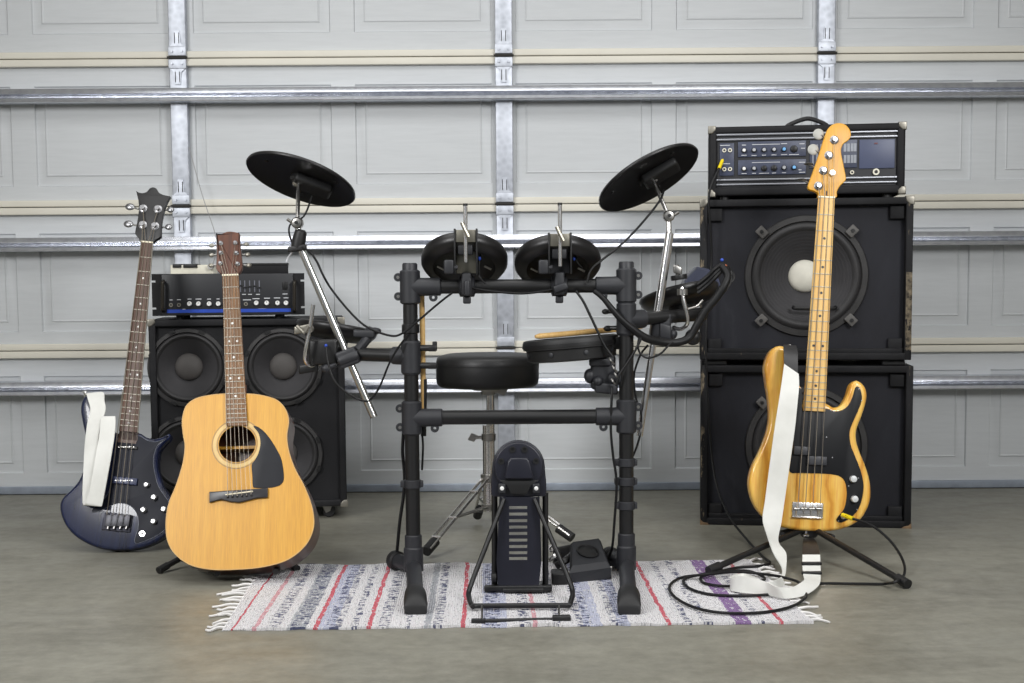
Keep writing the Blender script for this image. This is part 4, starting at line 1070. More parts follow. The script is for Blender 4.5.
# ------------------------------------------------------------------ cymbal pads on booms
def cymbal_pad(cx, cy, Y, rad, mv, label, joint, tube, cabs, clampc, side):
    c = at(cx, cy, Y); F = Frame((at(*clampc[:2], clampc[2]).x, clampc[2], at(*clampc[:2], clampc[2]).z)); w = lambda x, y, YY: F.l(at(x, y, YY))
    t = thing('cymbal_pad', label, 'cymbal pad', F, 'cymbal pads on the booms')
    v = ray(cx, cy).normalized(); m_ = V((mv[0], 0, mv[1])); m_ = (m_ - v*m_.dot(v)).normalized()
    n = (v*.35 + m_*.937).normalized(); lc = F.l(c)
    pr = [(rad*.25, -.002), (rad*.6, -.005), (rad*.93, -.010), (rad*.985, -.013), (rad, -.010), (rad*.985, -.004), (rad*.6, .006), (rad*.25, .012), (rad*.16, .022), (rad*.05, .026)]
    MB().lathe(pr, lc, n, 72).build('pad', M['cymbal'], t, 60)
    # sensor housing under the pad
    u = m_.cross(v).normalized(); u = (u - n*u.dot(n)).normalized(); q = n.cross(u).normalized()
    hs = MB().obox(lc - n*.014 - u*.034, u*.052, q*.035, n*.012, .008); hs.lathe([(.028, 0), (.030, -.012), (.026, -.018)], lc, n, 24)
    hs.build('sensor_housing', M['rubber'], t)
    for k in range(3):
        a = k*2*PI/3 + .4; d = u*math.cos(a) + q*math.sin(a)
        MB().lathe([(.006, 0), (.006, -.003), (.004, -.004)], lc + d*rad*.72 - n*.006, n, 10).build('housing_screw', M['blackpl'], t)
    j = w(*joint, 3.43)
    top = lc - n*.018 + u*side*.010
    MB().tube([top + n*.022, j], .0055, 12, smooth=False).build('upper_rod', M['chrome'], t)
    MB().lathe([(.009,-.006),(.011,-.004),(.011,.006),(.007,.010)], top, (j-top), 16).build('rod_collar', M['chrome'], t)
    MB().lathe([(.0135, -.014), (.0150, -.012), (.0150, .010), (.012, .014), (.006, .015), (.006, .019)], j, (0,-1,0), 26).build('tilter', M['steel'], t)
    MB().cyl(j+V((0,-.018,0)), j+V((0,-.021,0)), .0045, seg=10).build('tilter_bolt', M['blackpl'], t)
    MB().tube([j+V((.0,0,0)), j+V((-.018*side,-.004,.004)), j+V((-.026*side,-.004,.010))], .004, 8, smooth=False).build('tilter_lever', M['steel'], t)
    a, b = w(tube[0], tube[1], Y), w(tube[2], tube[3], Y+.0)
    return t, w, a, b, j, F
def booms():
    # left
    t, w, a, b, j, F = cymbal_pad(302, 177, 3.50, .151, (.34, .94), 'black cymbal pad on a chrome boom, on the left of the rack', (297.5, 223), (299, 246, 373.5, 415), None, (352, 356, 3.42), 1)
    cl = w(356, 356, 3.44)
    a = w(300, 246, 3.425); b = w(373.5, 416, 3.405)
    MB().tube([j, a], .0085, 12, smooth=False).build('neck_tube', M['chrome'], t)
    MB().cyl(a, b, .0100, seg=20).build('boom_tube', M['chrome'], t)
    MB().cyl(b, b-(b-a).normalized()*-.004, .0106, seg=20).build('boom_end', M['steel'], t)
    tp = MB(); p = w(299, 240, 3.425)
    tp.lathe([(.011, -.026), (.017, -.020), (.0185, 0), (.016, .022), (.010, .028)], p, V((.25, 0, 1)), 14); tp.obox(p+V((-.004,-.004,-.022)), V((.024,0,.003)), V((0,.012,0)), V((0,0,.008)), .004)
    tp.build('tape_wrap', M['ltape'], t)
    MB().tube([p+V((-.008,0,-.02)), w(288.6, 257, 3.45), w(286.4, 262, 3.45)], .0024, 6).build('cable_tie', M['print'], t)
    mid = a.lerp(b, .655)
    m = MB().obox(mid, V((.026,0,.0095)), V((0,.024,0)), V((-.0078,0,.0215)), .006)
    m.lathe([(.012,-.030),(.016,-.026),(.016,.020),(.012,.026)], mid+V((.004,-.014,0)), V((.94,0,.34)), 18)
    m.cyl(mid+V((-.03,-.01,-.018)), mid+V((-.052,-.012,-.026)), .007, seg=12); m.sphere(mid+V((-.056,-.012,-.028)), .014, (1,.6,.8))
    m.build('boom_clamp', M['plastic'], t)
    MB().tube([w(312, 196, 3.47), w(304, 216, 3.44), w(290, 225, 3.43), w(291, 240, 3.43), w(300, 252, 3.43)], .0026, 8).build('lead', M['cable'], t)
    # right
    t, w, a, b, j, F = cymbal_pad(647, 175.5, 3.50, .149, (-.5, .866), 'black cymbal pad on a chrome boom, on the right of the rack', (668.5, 216), (668, 240, 641, 440), None, (661, 325, 3.44), -1)
    a = w(669, 238, 3.425); b = w(639.5, 436, 3.405); k = a.lerp(b, .45)
    MB().tube([j, a], .0072, 12, smooth=False).build('neck_tube', M['chrome'], t)
    MB().lathe([(.008,-.008),(.0115,-.006),(.0115,.012),(.009,.014)], a, (a-b), 18).build('boom_collar', M['chrome'], t)
    MB().cyl(a, k, .0112, seg=20).build('boom_tube', M['chrome'], t)
    MB().cyl(k, b, .0085, seg=20).build('lower_boom_tube', M['chrome'], t)
    mid = w(660.5, 325, 3.425)
    m = MB().obox(mid, V((.026,0,0)), V((0,.026,0)), V((.004,0,.033)), .010)
    m.obox(mid+V((.010,-.02,-.016)), V((.016,0,-.004)), V((0,.012,0)), V((0,0,.020)), .006)
    m.sphere(mid+V((.030,-.014,-.024)), .013); m.build('boom_clamp', M['plastic'], t)
booms()

# ------------------------------------------------------------------ side pads (edge-on)
def side_pad(c, Y, n, r, label, rod, grp, hous, sgn):
    ctr = at(*c, Y); F = Frame(ctr); t = thing('side_drum_pad', label, 'drum pad', F, 'side pads on the rack arms'); w = lambda x, y, YY: F.l(at(x, y, YY))
    n = V(n).normalized(); o = V((0,0,0))
    MB().lathe([(r*.55, -.034), (r*.86, -.026), (r*.97, -.012), (r, 0), (r*.98, .006), (r*.9, .009), (r*.3, .012), (r*.05, .012)], o, n, 56).build('pad', M['cymbal'], t, 60)
    MB().lathe([(.030,-.06),(.036,-.054),(.036,-.03)], o, n, 24).build('underside_hub', M['blackpl'], t)
    P = [w(*p) for p in rod]
    MB().tube(P, .0052, 12, 6).build('mount_rod', M['chrome'], t)
    return t, w, n, F
def side_pads():
    t, w, n, F = side_pad((337, 328), 3.585, (.16, .10, .98), .112, 'black drum pad seen edge-on in front of the left speaker cabinet', [(313.4, 304.5, 3.37), (310, 328, 3.37), (305.6, 352, 3.37), (305.6, 361, 3.38), (311, 366, 3.40), (320, 364, 3.43)], None, None, 1)
    m = MB().obox(w(303, 329, 3.385), V((.022,0,.004)), V((0,.010,0)), V((0,0,.010)), .003); m.tube([w(297,326,3.37), w(304,333,3.36), w(309,326,3.36)], .0045, 8, smooth=False); m.cyl(w(309,329,3.38)+V((0,-.012,0)), w(309,329,3.38)+V((0,.012,0)), .011, seg=14)
    m.build('rod_clamp', M['nickel'], t)
    MB().obox(w(324, 352, 3.42), V((.038,0,0)), V((0,.022,0)), V((0,0,.034)), .008).build('mount_block', M['blackpl'], t)
    MB().tube([w(370, 330, 3.46), w(366, 340, 3.43), w(358, 350, 3.42)], .013, 10).build('support_bracket', M['plastic'], t)
    m = MB().sphere(w(374, 331, 3.45), .018, (1.1, .8, .55)); m.obox(w(364, 334, 3.43), V((.028,0,-.002)), V((0,.010,0)), V((0,0,.010)), .005); m.build('pivot', M['plastic'], t)
    MB().obox(w(309, 368, 3.42), V((.026,0,.004)), V((0,.012,0)), V((0,0,.012)), .005).build('cable_block', M['blackpl'], t)
    MB().sphere(w(326, 345.6, 3.385), .0042).build('blue_plug', M['blue_print'], t)
    t, w, n, F = side_pad((679, 294), 3.57, (-.20, .20, .96), .112, 'black drum pad with slate housing reaching toward the right speaker stack', [(682, 287, 3.385), (683.6, 300, 3.38), (687.5, 318, 3.38), (686.6, 325, 3.385), (680.5, 329, 3.40), (673, 327.5, 3.42)], None, None, -1)
    o = V((0,0,0)); u = V((.98, 0, .20)); q = n.cross(u).normalized()
    hb = MB(); a = w(694, 280, 3.57)
    for_ = [(-.034, -.014), (-.026, .006), (.004, .036), (.034, .030), (.060, .012), (.070, -.020)]
    L = []
    for yy, s in ((-.035, .85), (-.028, 1), (.028, 1), (.035, .85)): L.append([(a.x + x*s, a.y+yy, a.z + z*s) for x, z in for_])
    hb.loops(L).build('housing', plain('slate_housing', (58, 62, 80), .35, coat=.2), t)
    MB().lathe([(.021, -.006), (.022, 0), (.021, .007)], w(679, 277.5, 3.42), (-.15,0,1), 20).build('wing_washer', M['blackpl'], t)
    m = MB().cyl(w(678.6, 276, 3.42), w(676.4, 265, 3.42), .006, seg=12); m.obox(w(677.6, 270, 3.415), V((.011,0,-.004)), V((0,.004,0)), V((0,0,.011)), .003); m.build('wing_nut', M['steel'], t)
    MB().lathe([(.014,-.008),(.014,.008)], w(682.4, 292, 3.385), (0,0,1), 16).build('rod_collar', M['steel'], t)
    MB().tube([w(688, 309, 3.37), w(697, 306, 3.365), w(703, 300, 3.36)], .003, 8).build('spring_wire', M['steel'], t)
    MB().sphere(w(693, 337, 3.42), .022, (1, .7, 1)).build('rubber_knob', M['blackpl'], t)
side_pads()

# ------------------------------------------------------------------ two tom pads on the top bar
def tom_pad(cx, cy, label, bx, by, first):
    Y = 3.405; c = at(cx, cy, Y); F = Frame(c); w = lambda x, y, YY: F.l(at(x, y, YY))
    t = thing('tom_drum_pad', label, 'drum pad', F, 'tom pads on the top bar')
    tl = R(33); n = V((0, math.sin(tl), math.cos(tl)))
    r = .1125
    MB().lathe([(r*.72, -.030), (r*.93, -.026), (r, -.014), (r*1.005, 0), (r*.99, .006), (r*.9, .008), (.002, .008)], (0,0,0), n, 64, False, True).build('pad', M['cymbal'], t, 60)
    MB().lathe([(r*.74, -.029), (r*.66, -.012), (r*.3, -.010), (.002, -.010)], (0,0,0), n, 64, False, True).build('underside', M['blackpl'], t, 60)
    for dx in (-.062, .060):
        MB().tube([V((dx,0,0)) + n*-.012 + V((-.008,-.015,-.01)), V((dx+.01,0,0)) + n*-.016 + V((0,-.012,-.016))], .0028, 6, smooth=False).build('lug_screw', M['steel'], t)
    # bracket, drawn around bx (px of its middle) and by (py of its top)
    Yb = 3.295; x0 = w(bx-11, by, Yb).x; x1 = w(bx+11, by, Yb).x; zt = w(bx, by, Yb).z; zb = w(bx, 270, Yb).z
    for x in (x0, x1):
        MB().box((x-.0022, Yb-Y, zb-.01), (x+.0022, Yb-Y+.055, zt), .001).build('bracket_side', M['blackpl'], t)
    br = MB().box((x0+.002, Yb-Y+.004, zt-.034), (x1-.002, Yb-Y+.007, zt-.003), .001).build('bracket_plate', M['plate'], t)
    MB().box((x0+.002, Yb-Y+.048, zb-.008), (x1-.002, Yb-Y+.051, zt-.034), .001).build('bracket_back', M['plate'] if first else M['plastic'], t)
    MB().box((x0+.006, Yb-Y+.010, zt-.066), (x1-.010, Yb-Y+.040, zt-.040), .004).build('sensor_block', M['plastic'], t)
    rx = w(bx, by, Yb-.01).x
    MB().cyl((rx, Yb-Y-.008, zt-.085), (rx, Yb-Y-.008, zt+(.058 if first else .070)), .0052, seg=16).build('mount_rod', M['chrome'], t)
    MB().cyl((rx, Yb-Y-.008, zt+(.056 if first else .068)), (rx, Yb-Y-.008, zt+(.062 if first else .074)), .006, seg=12).build('rod_end', M['rubber'], t)
    m = MB().tube([(rx-.009, Yb-Y-.020, zt+.014), (rx-.002, Yb-Y-.022, zt-.002), (rx+.008, Yb-Y-.022, zt-.022)], .0046, 8, smooth=False); m.cyl((rx+.004, Yb-Y-.024, zt-.016), (rx+.004, Yb-Y, zt-.016), .006, seg=12)
    m.build('wing_bolt', M['plate'], t)
    kx = w(bx-16.5, 267, 3.30); m = MB().obox(kx, V((.013,0,0)), V((0,.010,0)), V((0,0,.018)), .005); m.cyl(kx, kx+V((.022,0,-.002)), .006, seg=10); m.build('clamp_knob', M['plastic'], t)
    # bar clamp
    zbar = RK[3] - F.org.z
    m = MB().lathe([(.0195, -.021), (.0265, -.018), (.0265, .018), (.0195, .021)], (rx, YR-Y, zbar), (1,0,0), 24)
    m.obox(V((rx, YR-Y-.026, zbar+.006)), V((.014,0,0)), V((0,.016,0)), V((0,0,.030)), .006)
    m.obox(V((rx+.002, YR-Y-.050, zbar-.004)), V((.008,0,0)) if first else V((.018,0,.006)), V((0,.008,0)), V((0,0,.020)) if first else V((-.003,0,.009)), .005)
    m.obox(V((rx, YR-Y-.016, zbar-.034)), V((.010,0,0)), V((0,.008,0)), V((0,0,.010)), .004)
    m.build('bar_clamp', M['plastic'], t)
    p = w(bx+15, 254, 3.36)
    MB().sphere(w(bx+14, 258.5, 3.35), .004, (1, 1, 1.4)).build('plug', M['blue_print'], t)
    MB().tube([p, w(bx+13.5, 264, 3.35), w(bx+14, 276, 3.335), w(bx+20, 284, 3.332)] if first else [p, w(bx+17, 262, 3.35), w(bx+22, 268, 3.36)], .0024, 8).build('lead', M['cable'], t)
tom_pad(464.5, 258.5, 'black tom pad on the top bar with bright metal bracket, left one', 465.5, 228.5, True)
tom_pad(557.5, 260.5, 'black tom pad on the top bar with dark bracket inside, right one', 560, 232.5, False)

# ------------------------------------------------------------------ snare pad and stick
def snare():
    Y = 3.44; c = at(571, 345, Y); F = Frame(c); w = lambda x, y, YY: F.l(at(x, y, YY))
    t = thing('snare_drum_pad', 'round black snare pad with a drumstick lying on it, right of the stool', 'drum pad', F)
    n = V((-.075, .03, 1)).normalized(); r = .127
    MB().lathe([(r*.80, -.040), (r*.92, -.036), (r*.945, -.008), (r*1.0, -.006), (r*1.01, .010), (r*.985, .018), (r*.93, .020), (r*.91, .014), (.002, .014)], (0,0,0), n, 72, True, True).build('shell', M['rubber'], t, 40)
    MB().ring(r*1.0, r*1.018, -.001, .007, (0,0,0), n, 72).build('rim', M['blackpl'], t)
    for k in range(8):
        a = k*PI/4 + .28; d = V((math.cos(a), math.sin(a), 0)); d = (d - n*d.dot(n)).normalized()
        MB().lathe([(.0065, 0), (.0065, .003), (.004, .004)], d*r*.93 - n*.020, d, 12).build('lug', M['plastic'], t)
    m = MB().obox(w(603, 372, 3.40), V((.032,0,0)), V((0,.022,0)), V((0,0,.045)), .008)
    m.obox(w(600, 362, 3.385), V((.028,0,0)), V((0,.014,0)), V((0,0,.010)), .004); m.obox(w(606, 388, 3.38), V((.030,0,-.003)), V((0,.016,0)), V((0,0,.014)), .005)
    m.sphere(w(590, 376, 3.39), .020, (.8,.8,1)); m.sphere(w(598, 381, 3.37), .014); m.cyl(w(612, 378, 3.38), w(624, 378, YR-.0), .018, seg=16)
    m.build('mount_clamp', M['plastic'], t)
    for x, y in ((611.5, 361), (614.5, 369), (613.5, 382), (616.5, 376)):
        MB().tube([w(x-2, y-3, 3.352), w(x, y, 3.347), w(x+2.5, y+3, 3.352)], .0028, 6).build('clamp_screw', M['steel'], t)
    MB().obox(w(611, 343, 3.40), V((.030,0,0)), V((0,.020,0)), V((0,0,.016)), .005).build('arm_bracket', M['blackpl'], t)
    m = MB().cyl(w(609, 328, 3.38), w(620, 328, 3.37), .006, seg=10); m.sphere(w(608, 328.5, 3.38), .010, (1.2,.8,.8)); m.build('wing_bolt', M['blackpl'], t)
    # stick lying across the pad
    a0 = V((-.095, -.045, 0)); b0 = V((.20, .12, 0))
    f = lambda p: V((p.x, p.y, -(n.x*p.x + n.y*p.y)/n.z + .0305))
    S = Frame(c + V((0,0,.03)))
    A, B = f(a0), f(b0)
    wA, wB = S.l(F.M @ A), S.l(F.M @ B)
    m = MB().tube([wA, wA.lerp(wB, .33), wA.lerp(wB, .66), wB], .007, 14, 6, smooth=True, taper=lambda q: .0045 if q < .01 else (.0075 if q < .75 else .0075-.012*(q-.75)))
    solo(m, 'drumstick', M['stick'], S, 'wooden drumstick lying across the black snare pad', 'drumstick', 'drumsticks')
snare()

# ------------------------------------------------------------------ throne
def throne():
    Y = 3.93; c = at(487.5, 372, Y); F = Frame((c.x, Y, 0)); t = thing('drum_throne', 'round black padded drum stool with chrome tripod behind the rack', 'stool', F)
    zt, zb = at(487.5, 355, Y).z, at(487.5, 386, Y).z; r = 51.5/FOC*Y
    w = lambda x, y, YY=Y: F.l(at(x, y, YY))
    MB().lathe([(r*.6, zb-.004), (r*.93, zb), (r*.985, zb+.008), (r, zb+.02), (r*1.004, zt-.024), (r*.985, zt-.010), (r*.94, zt-.002), (r*.8, zt+.003), (r*.3, zt+.004), (.002, zt+.004)], (0,0,0), (0,0,1), 72).build('seat', M['seat'], t, 60)
    MB().ring(r*.995, r*1.008, zt-.030, zt-.026, (0,0,0), (0,0,1), 72).build('piping', M['blackpl'], t)
    MB().lathe([(.045, zb-.012), (.05, zb-.004)], (0,0,0), (0,0,1), 24).build('seat_bracket', M['steel'], t)
    MB().cyl((.008,0,.10), (.008,0,zb), .0125, seg=20).build('pole', M['chrome'], t)
    MB().cyl((.0,0,.075), (.0,0,at(488, 425, Y).z), .0165, seg=20).build('outer_tube', M['chrome'], t)
    for py in (391, 437):
        p = w(489, py); m = MB().lathe([(.016,-.012),(.022,-.010),(.022,.010),(.016,.012)], (.002,0,p.z), (0,0,1), 18)
        s = 1 if py < 400 else -1
        m.cyl((s*.02,-.008,p.z), (s*.04,-.010,p.z), .005, seg=8); m.obox(V((s*.046,-.010,p.z)), V((.006,0,.010)), V((0,.003,0)), V((.010,0,-.004)), .002)
        m.build('height_clamp', M['steel'], t)
    zh = w(488, 478).z; zl = w(488, 527).z+.01
    MB().lathe([(.017,-.014),(.024,-.012),(.024,.012),(.017,.014)], (0,0,zh), (0,0,1), 18).build('leg_hub', M['steel'], t)
    MB().lathe([(.017,-.010),(.022,-.008),(.022,.008),(.017,.010)], (0,0,max(zl,.09)), (0,0,1), 18).build('lower_hub', M['steel'], t)
    zl = max(zl, .09)
    feet = [flo(427, 553, .018), flo(473.5, 531, .018), None]
    feet = [F.l(f) for f in feet[:2]]
    feet[1] = V((-.04, .22, .018))
    feet.append(V((.245, -.155, .018)))
    for f in feet:
        d = V((f.x, f.y, 0)).normalized(); s = V((-d.y, d.x, 0))
        lg = MB()
        for q in (-1, 1):
            lg.tube([V((0,0,zh)) + d*.022 + s*q*.010, V((f.x, f.y, .03)) + s*q*.010], .0042, 8, smooth=False)
        k = (V((0,0,zh)) + d*.022).lerp(V((f.x, f.y, .03)), .58)
        for tt in (.2, .58, .85):
            kk = (V((0,0,zh)) + d*.022).lerp(V((f.x, f.y, .03)), tt); lg.cyl(kk - s*.014, kk + s*.014, .005, seg=8)
        L = lg.build('leg', M['chrome'], t)
        bs = MB()
        for q in (-1, 1): bs.tube([V((0,0,zl)) + d*.02 + s*q*.006, k + s*q*.006], .0034, 8, smooth=False)
        bs.build('brace', M['steel'], L)
        dd = (V((f.x, f.y, .03)) - V((0,0,zh))).normalized()
        ff = V((f.x, f.y, .024))
        MB().tube([ff - dd*.05, ff+dd*.004], .0145, 14, smooth=False).build('rubber_foot', M['rubber'], L)
throne()

# ------------------------------------------------------------------ kick pad tower
def kick():
    Y = 3.19; c = at(519, 590, Y); F = Frame((c.x, Y, .006), lean=5); t = thing('kick_drum_pad', 'black kick pad tower with round top and slotted column on the rug', 'drum pad', F)
    f = lambda pts: [F.uv(x, y, -.02) for x, y in pts]
    # head housing
    cx, cz = F.uv(518.6, 467, -.03); r = 26.8/FOC*(Y-.03)
    arc = [(cx + r*math.cos(a), cz + r*math.sin(a)) for a in [PI*k/20 for k in range(21)]]
    zl = F.uv(518, 497, -.03)[1]; zt_ = F.uv(518, 484, -.03)[1]
    x0 = F.uv(491, 497, -.03)[0]; x1 = F.uv(546.6, 497, -.03)[0]
    ol = arc + [(x0, zt_), (x0, zl+.006), (x0+.006, zl), (x0+.024, zl), (cx-.022, zl-.002), (cx+.022, zl-.002), (x1-.024, zl), (x1-.006, zl), (x1, zl+.006), (x1, zt_)]
    MB().prism(ol, -.020, .030, .004).build('head_housing', M['bluepl'], t)
    inner = [(cx + r*.93*math.cos(a), cz + r*.93*math.sin(a)) for a in [2*PI*k/56 for k in range(56)]]
    ring = MB().prism(inner, -.030, -.018, .004).build('back_disc', M['bluepl'], t)
    for a in (PI/2+.33, PI/2-.33, PI/2+1.25, PI/2-1.25):
        p = V((cx + r*.70*math.cos(a), -.031, cz + r*.70*math.sin(a)))
        MB().ring(.0042, .0078, -.001, .003, p, (0,-1,0), 16).build('screw_well', M['blackpl'], ring)
        MB().cyl(p+V((0,.002,0)), p, .0042, seg=12).build('well_floor', M['blackgloss'], ring)
    tz = [F.uv(x, y, -.036) for x, y in ((507.5,461),(511,457.5),(527,457.5),(530,461),(533.6,478.5),(504.4,478.5))]
    MB().prism(tz, -.048, -.028, .005).build('raised_boss', M['bluepl'], t)
    nt = [F.uv(x, y, -.03) for x, y in ((500,480),(538,480),(531,486),(527,494),(511,494),(507,486))]
    MB().prism(nt, -.034, -.026, .002).build('chin_plate', M['blackpl'], t)
    for x in (502, 536.2):
        p = F.p(x, 488.4, -.034); m = MB().obox(p+V((0,.006,0)), V((.009,0,0)), V((0,.007,0)), V((0,0,.012)), .003); b = m.build('hinge_block', M['plastic'], t)
        MB().lathe([(.0052, 0), (.0052, .003), (.003, .005)], p, (0,-1,0), 14).build('white_bolt', M['white_knob'], b)
    # slotted column
    a0, a1 = F.uv(499.5, 497, -.02), F.uv(539.5, 497, -.02); b0, b1 = F.uv(498, 586, -.02), F.uv(538.6, 586, -.02)
    outer = [(b0[0], .012), (b1[0], .012), F.uv(541.5, 560, -.02), (a1[0], a1[1]), (a0[0], a0[1]), F.uv(496.5, 560, -.02)]
    hol = []
    for k, py in enumerate((507.6,514,520.6,527,533.4,540,546.4,552.6,558.4)):
        l = F.uv(509.2, py, -.02); q = F.uv(527.2, py, -.02)
        hol.append([(l[0], l[1]-.0036), (q[0], l[1]-.0036), (q[0], l[1]+.0036), (l[0], l[1]+.0036)])
    m = MB().holed(outer, hol, -.024, -.020)
    for q in (0, 1):
        a = (a0, a1)[q]; b = (F.uv(496.5, 560, -.02), F.uv(541.5, 560, -.02))[q]; bb = (b0, b1)[q]; s = -1 if q == 0 else 1
        m.loops([[(p[0]-s*.003, -.022, p[1]), (p[0], -.022, p[1]), (p[0], .022, p[1]), (p[0]-s*.003, .022, p[1])] for p in (a, b, (bb[0], .012))])
    m.build('slotted_column', M['bluepl'], t, 30)
    for x in (494.5, 545.5):
        u = F.uv(x, 497, .0); v_ = F.uv(x, 586, .0)
        MB().cyl((u[0], .012, u[1]+.01), (v_[0], .012, .006), .0075, seg=14).build('side_rod', M['tube'], t)
    G = F
    w = lambda x, y, YY: F.l(at(x, y, YY))
    fz = lambda x, y, z: F.l(flo(x, y, z))
    p0 = fz(483.5, 596, .014); p1 = fz(553, 596, .014)
    MB().box((p0.x, -.028, .0), (p1.x, -.006, .016), .004).build('base_bar', M['tube'], t)
    p0 = fz(502.5, 597, .0); p1 = fz(544, 597, .0)
    MB().box((p0.x, -.036, -.0), (p1.x, .10, .010), .003).build('base_plate', M['blackpl'], t)
    k = F.uv(497, 578, -.01); MB().lathe([(.006,0),(.014,.002),(.014,.012),(.010,.014)], (k[0], -.012, k[1]), (-1,0,0), 16).build('adjust_knob', M['blackpl'], t)
    # triangular support loop
    A = F.p(504, 499, -.030); B = F.p(534.6, 499, -.030)
    l0, l1, l2, l3 = fz(467.5, 594, .022), fz(472.5, 606, .016), fz(569, 605.4, .016), fz(574.4, 593.5, .022)
    lp = [A, A.lerp(l0, .5), A.lerp(l0, .93), l0.lerp(l1, .35)+V((-.0,0,0)), l1, l1.lerp(l2, .06), l1.lerp(l2, .5), l1.lerp(l2, .94), l2, l3.lerp(l2, .65), B.lerp(l3, .93), B.lerp(l3, .5), B]
    MB().tube(lp, .0062, 12, 5).build('support_loop', M['tube'], t)
    # floor brace in front with uprights
    q0, q1 = fz(473, 621.5, .006), fz(569, 619.5, .006)
    fb = MB().tube([q0, q1], .0055, 10, smooth=False)
    q2 = fz(556, 620, .007); fb.obox(q1.lerp(q2, .5)+V((-.002,.002,.002)), (q1-q2)*.5+V((.006,0,0)), V((0,.012,0)), V((0,0,.008)), .003)
    fb.obox(q0+V((.012,0,0)), V((.016,0,0)), V((0,.010,0)), V((0,0,.006)), .002)
    fb.build('floor_brace', M['blackpl'], t)
    for x in (482, 559):
        MB().cyl(fz(x, 606, .018), fz(x, 620, .008), .0025, seg=8).build('brace_pin', M['steel'], t)
kick()

# ------------------------------------------------------------------ hi-hat controller pedal
def controller():
    F = Frame((flo(590, 582).x, 3.36, .006)); w = lambda x, y, z: F.l(flo(x, y, z))
    t = thing('hi_hat_controller', 'squat black foot controller with round recess beside the kick pad tower', 'foot pedal', F)
    b = [w(568.5, 583.5, .006), w(611.5, 578.5, .006)]; b0, b1 = b
    k0, k1 = b0 + V((.010, .125, 0)), b1 + V((-.020, .125, 0))
    lo = [b0, b1, k1, k0]; z = V((0,0,1))
    mid = [b0 + z*.026 + V((.002,.002,0)), b1 + z*.028 + V((-.002,.002,0)), k1 + z*.075, k0 + z*.075]
    cc = sum(mid, V((0,0,0)))/4
    top = [p.lerp(cc, .16) + z*.012 for p in mid]
    MB().loops([lo, mid, top]).build('base', M['plastic'], t, 20)
    pn = (top[1]-top[0]).cross(top[3]-top[0]).normalized(); tc = sum(top, V((0,0,0)))/4
    MB().lathe([(.030, -.002), (.030, .004), (.026, .0045), (.024, .001), (.010, .001)], tc, pn, 32).build('round_recess', M['blackpl'], t)
    for p in (lo[0], lo[1]): MB().lathe([(.004,0),(.005,.010),(.003,.012)], p+V((0,.01,.018)), z, 10).build('foot_screw', M['steel'], t)
    m = MB(); p, q = w(553, 556, .03), w(588, 549, .034)
    MB().obox(w(560, 577, .02), V((.022,0,0)), V((0,.03,0)), V((0,0,.016)), .005).build('side_block', M['blackpl'], t); m.obox((p+q)/2, (q-p)*.5, V((0,.008,0)), V((0,0,.022)), .004)
    m.build('heel_plate', M['blackpl'], t)
    c = (p+q)/2 + V((.024,-.009,-.002)); MB().cyl(c, c+V((0,-.002,0)), .005, seg=12).build('rivet', M['steel'], t)
    MB().tube([w(556, 566, .035), w(566, 560, .05), w(574, 553, .055)], .010, 10).build('linkage', M['tube'], t)
    m = MB().tube([w(549, 560, .06), w(555, 556, .07), w(558, 552, .075)], .007, 10); m.obox(w(552, 548, .085), V((.008,0,.004)), V((0,.008,0)), V((-.003,0,.008)), .003)
    m.build('chrome_linkage', M['chrome'], t)
controller()

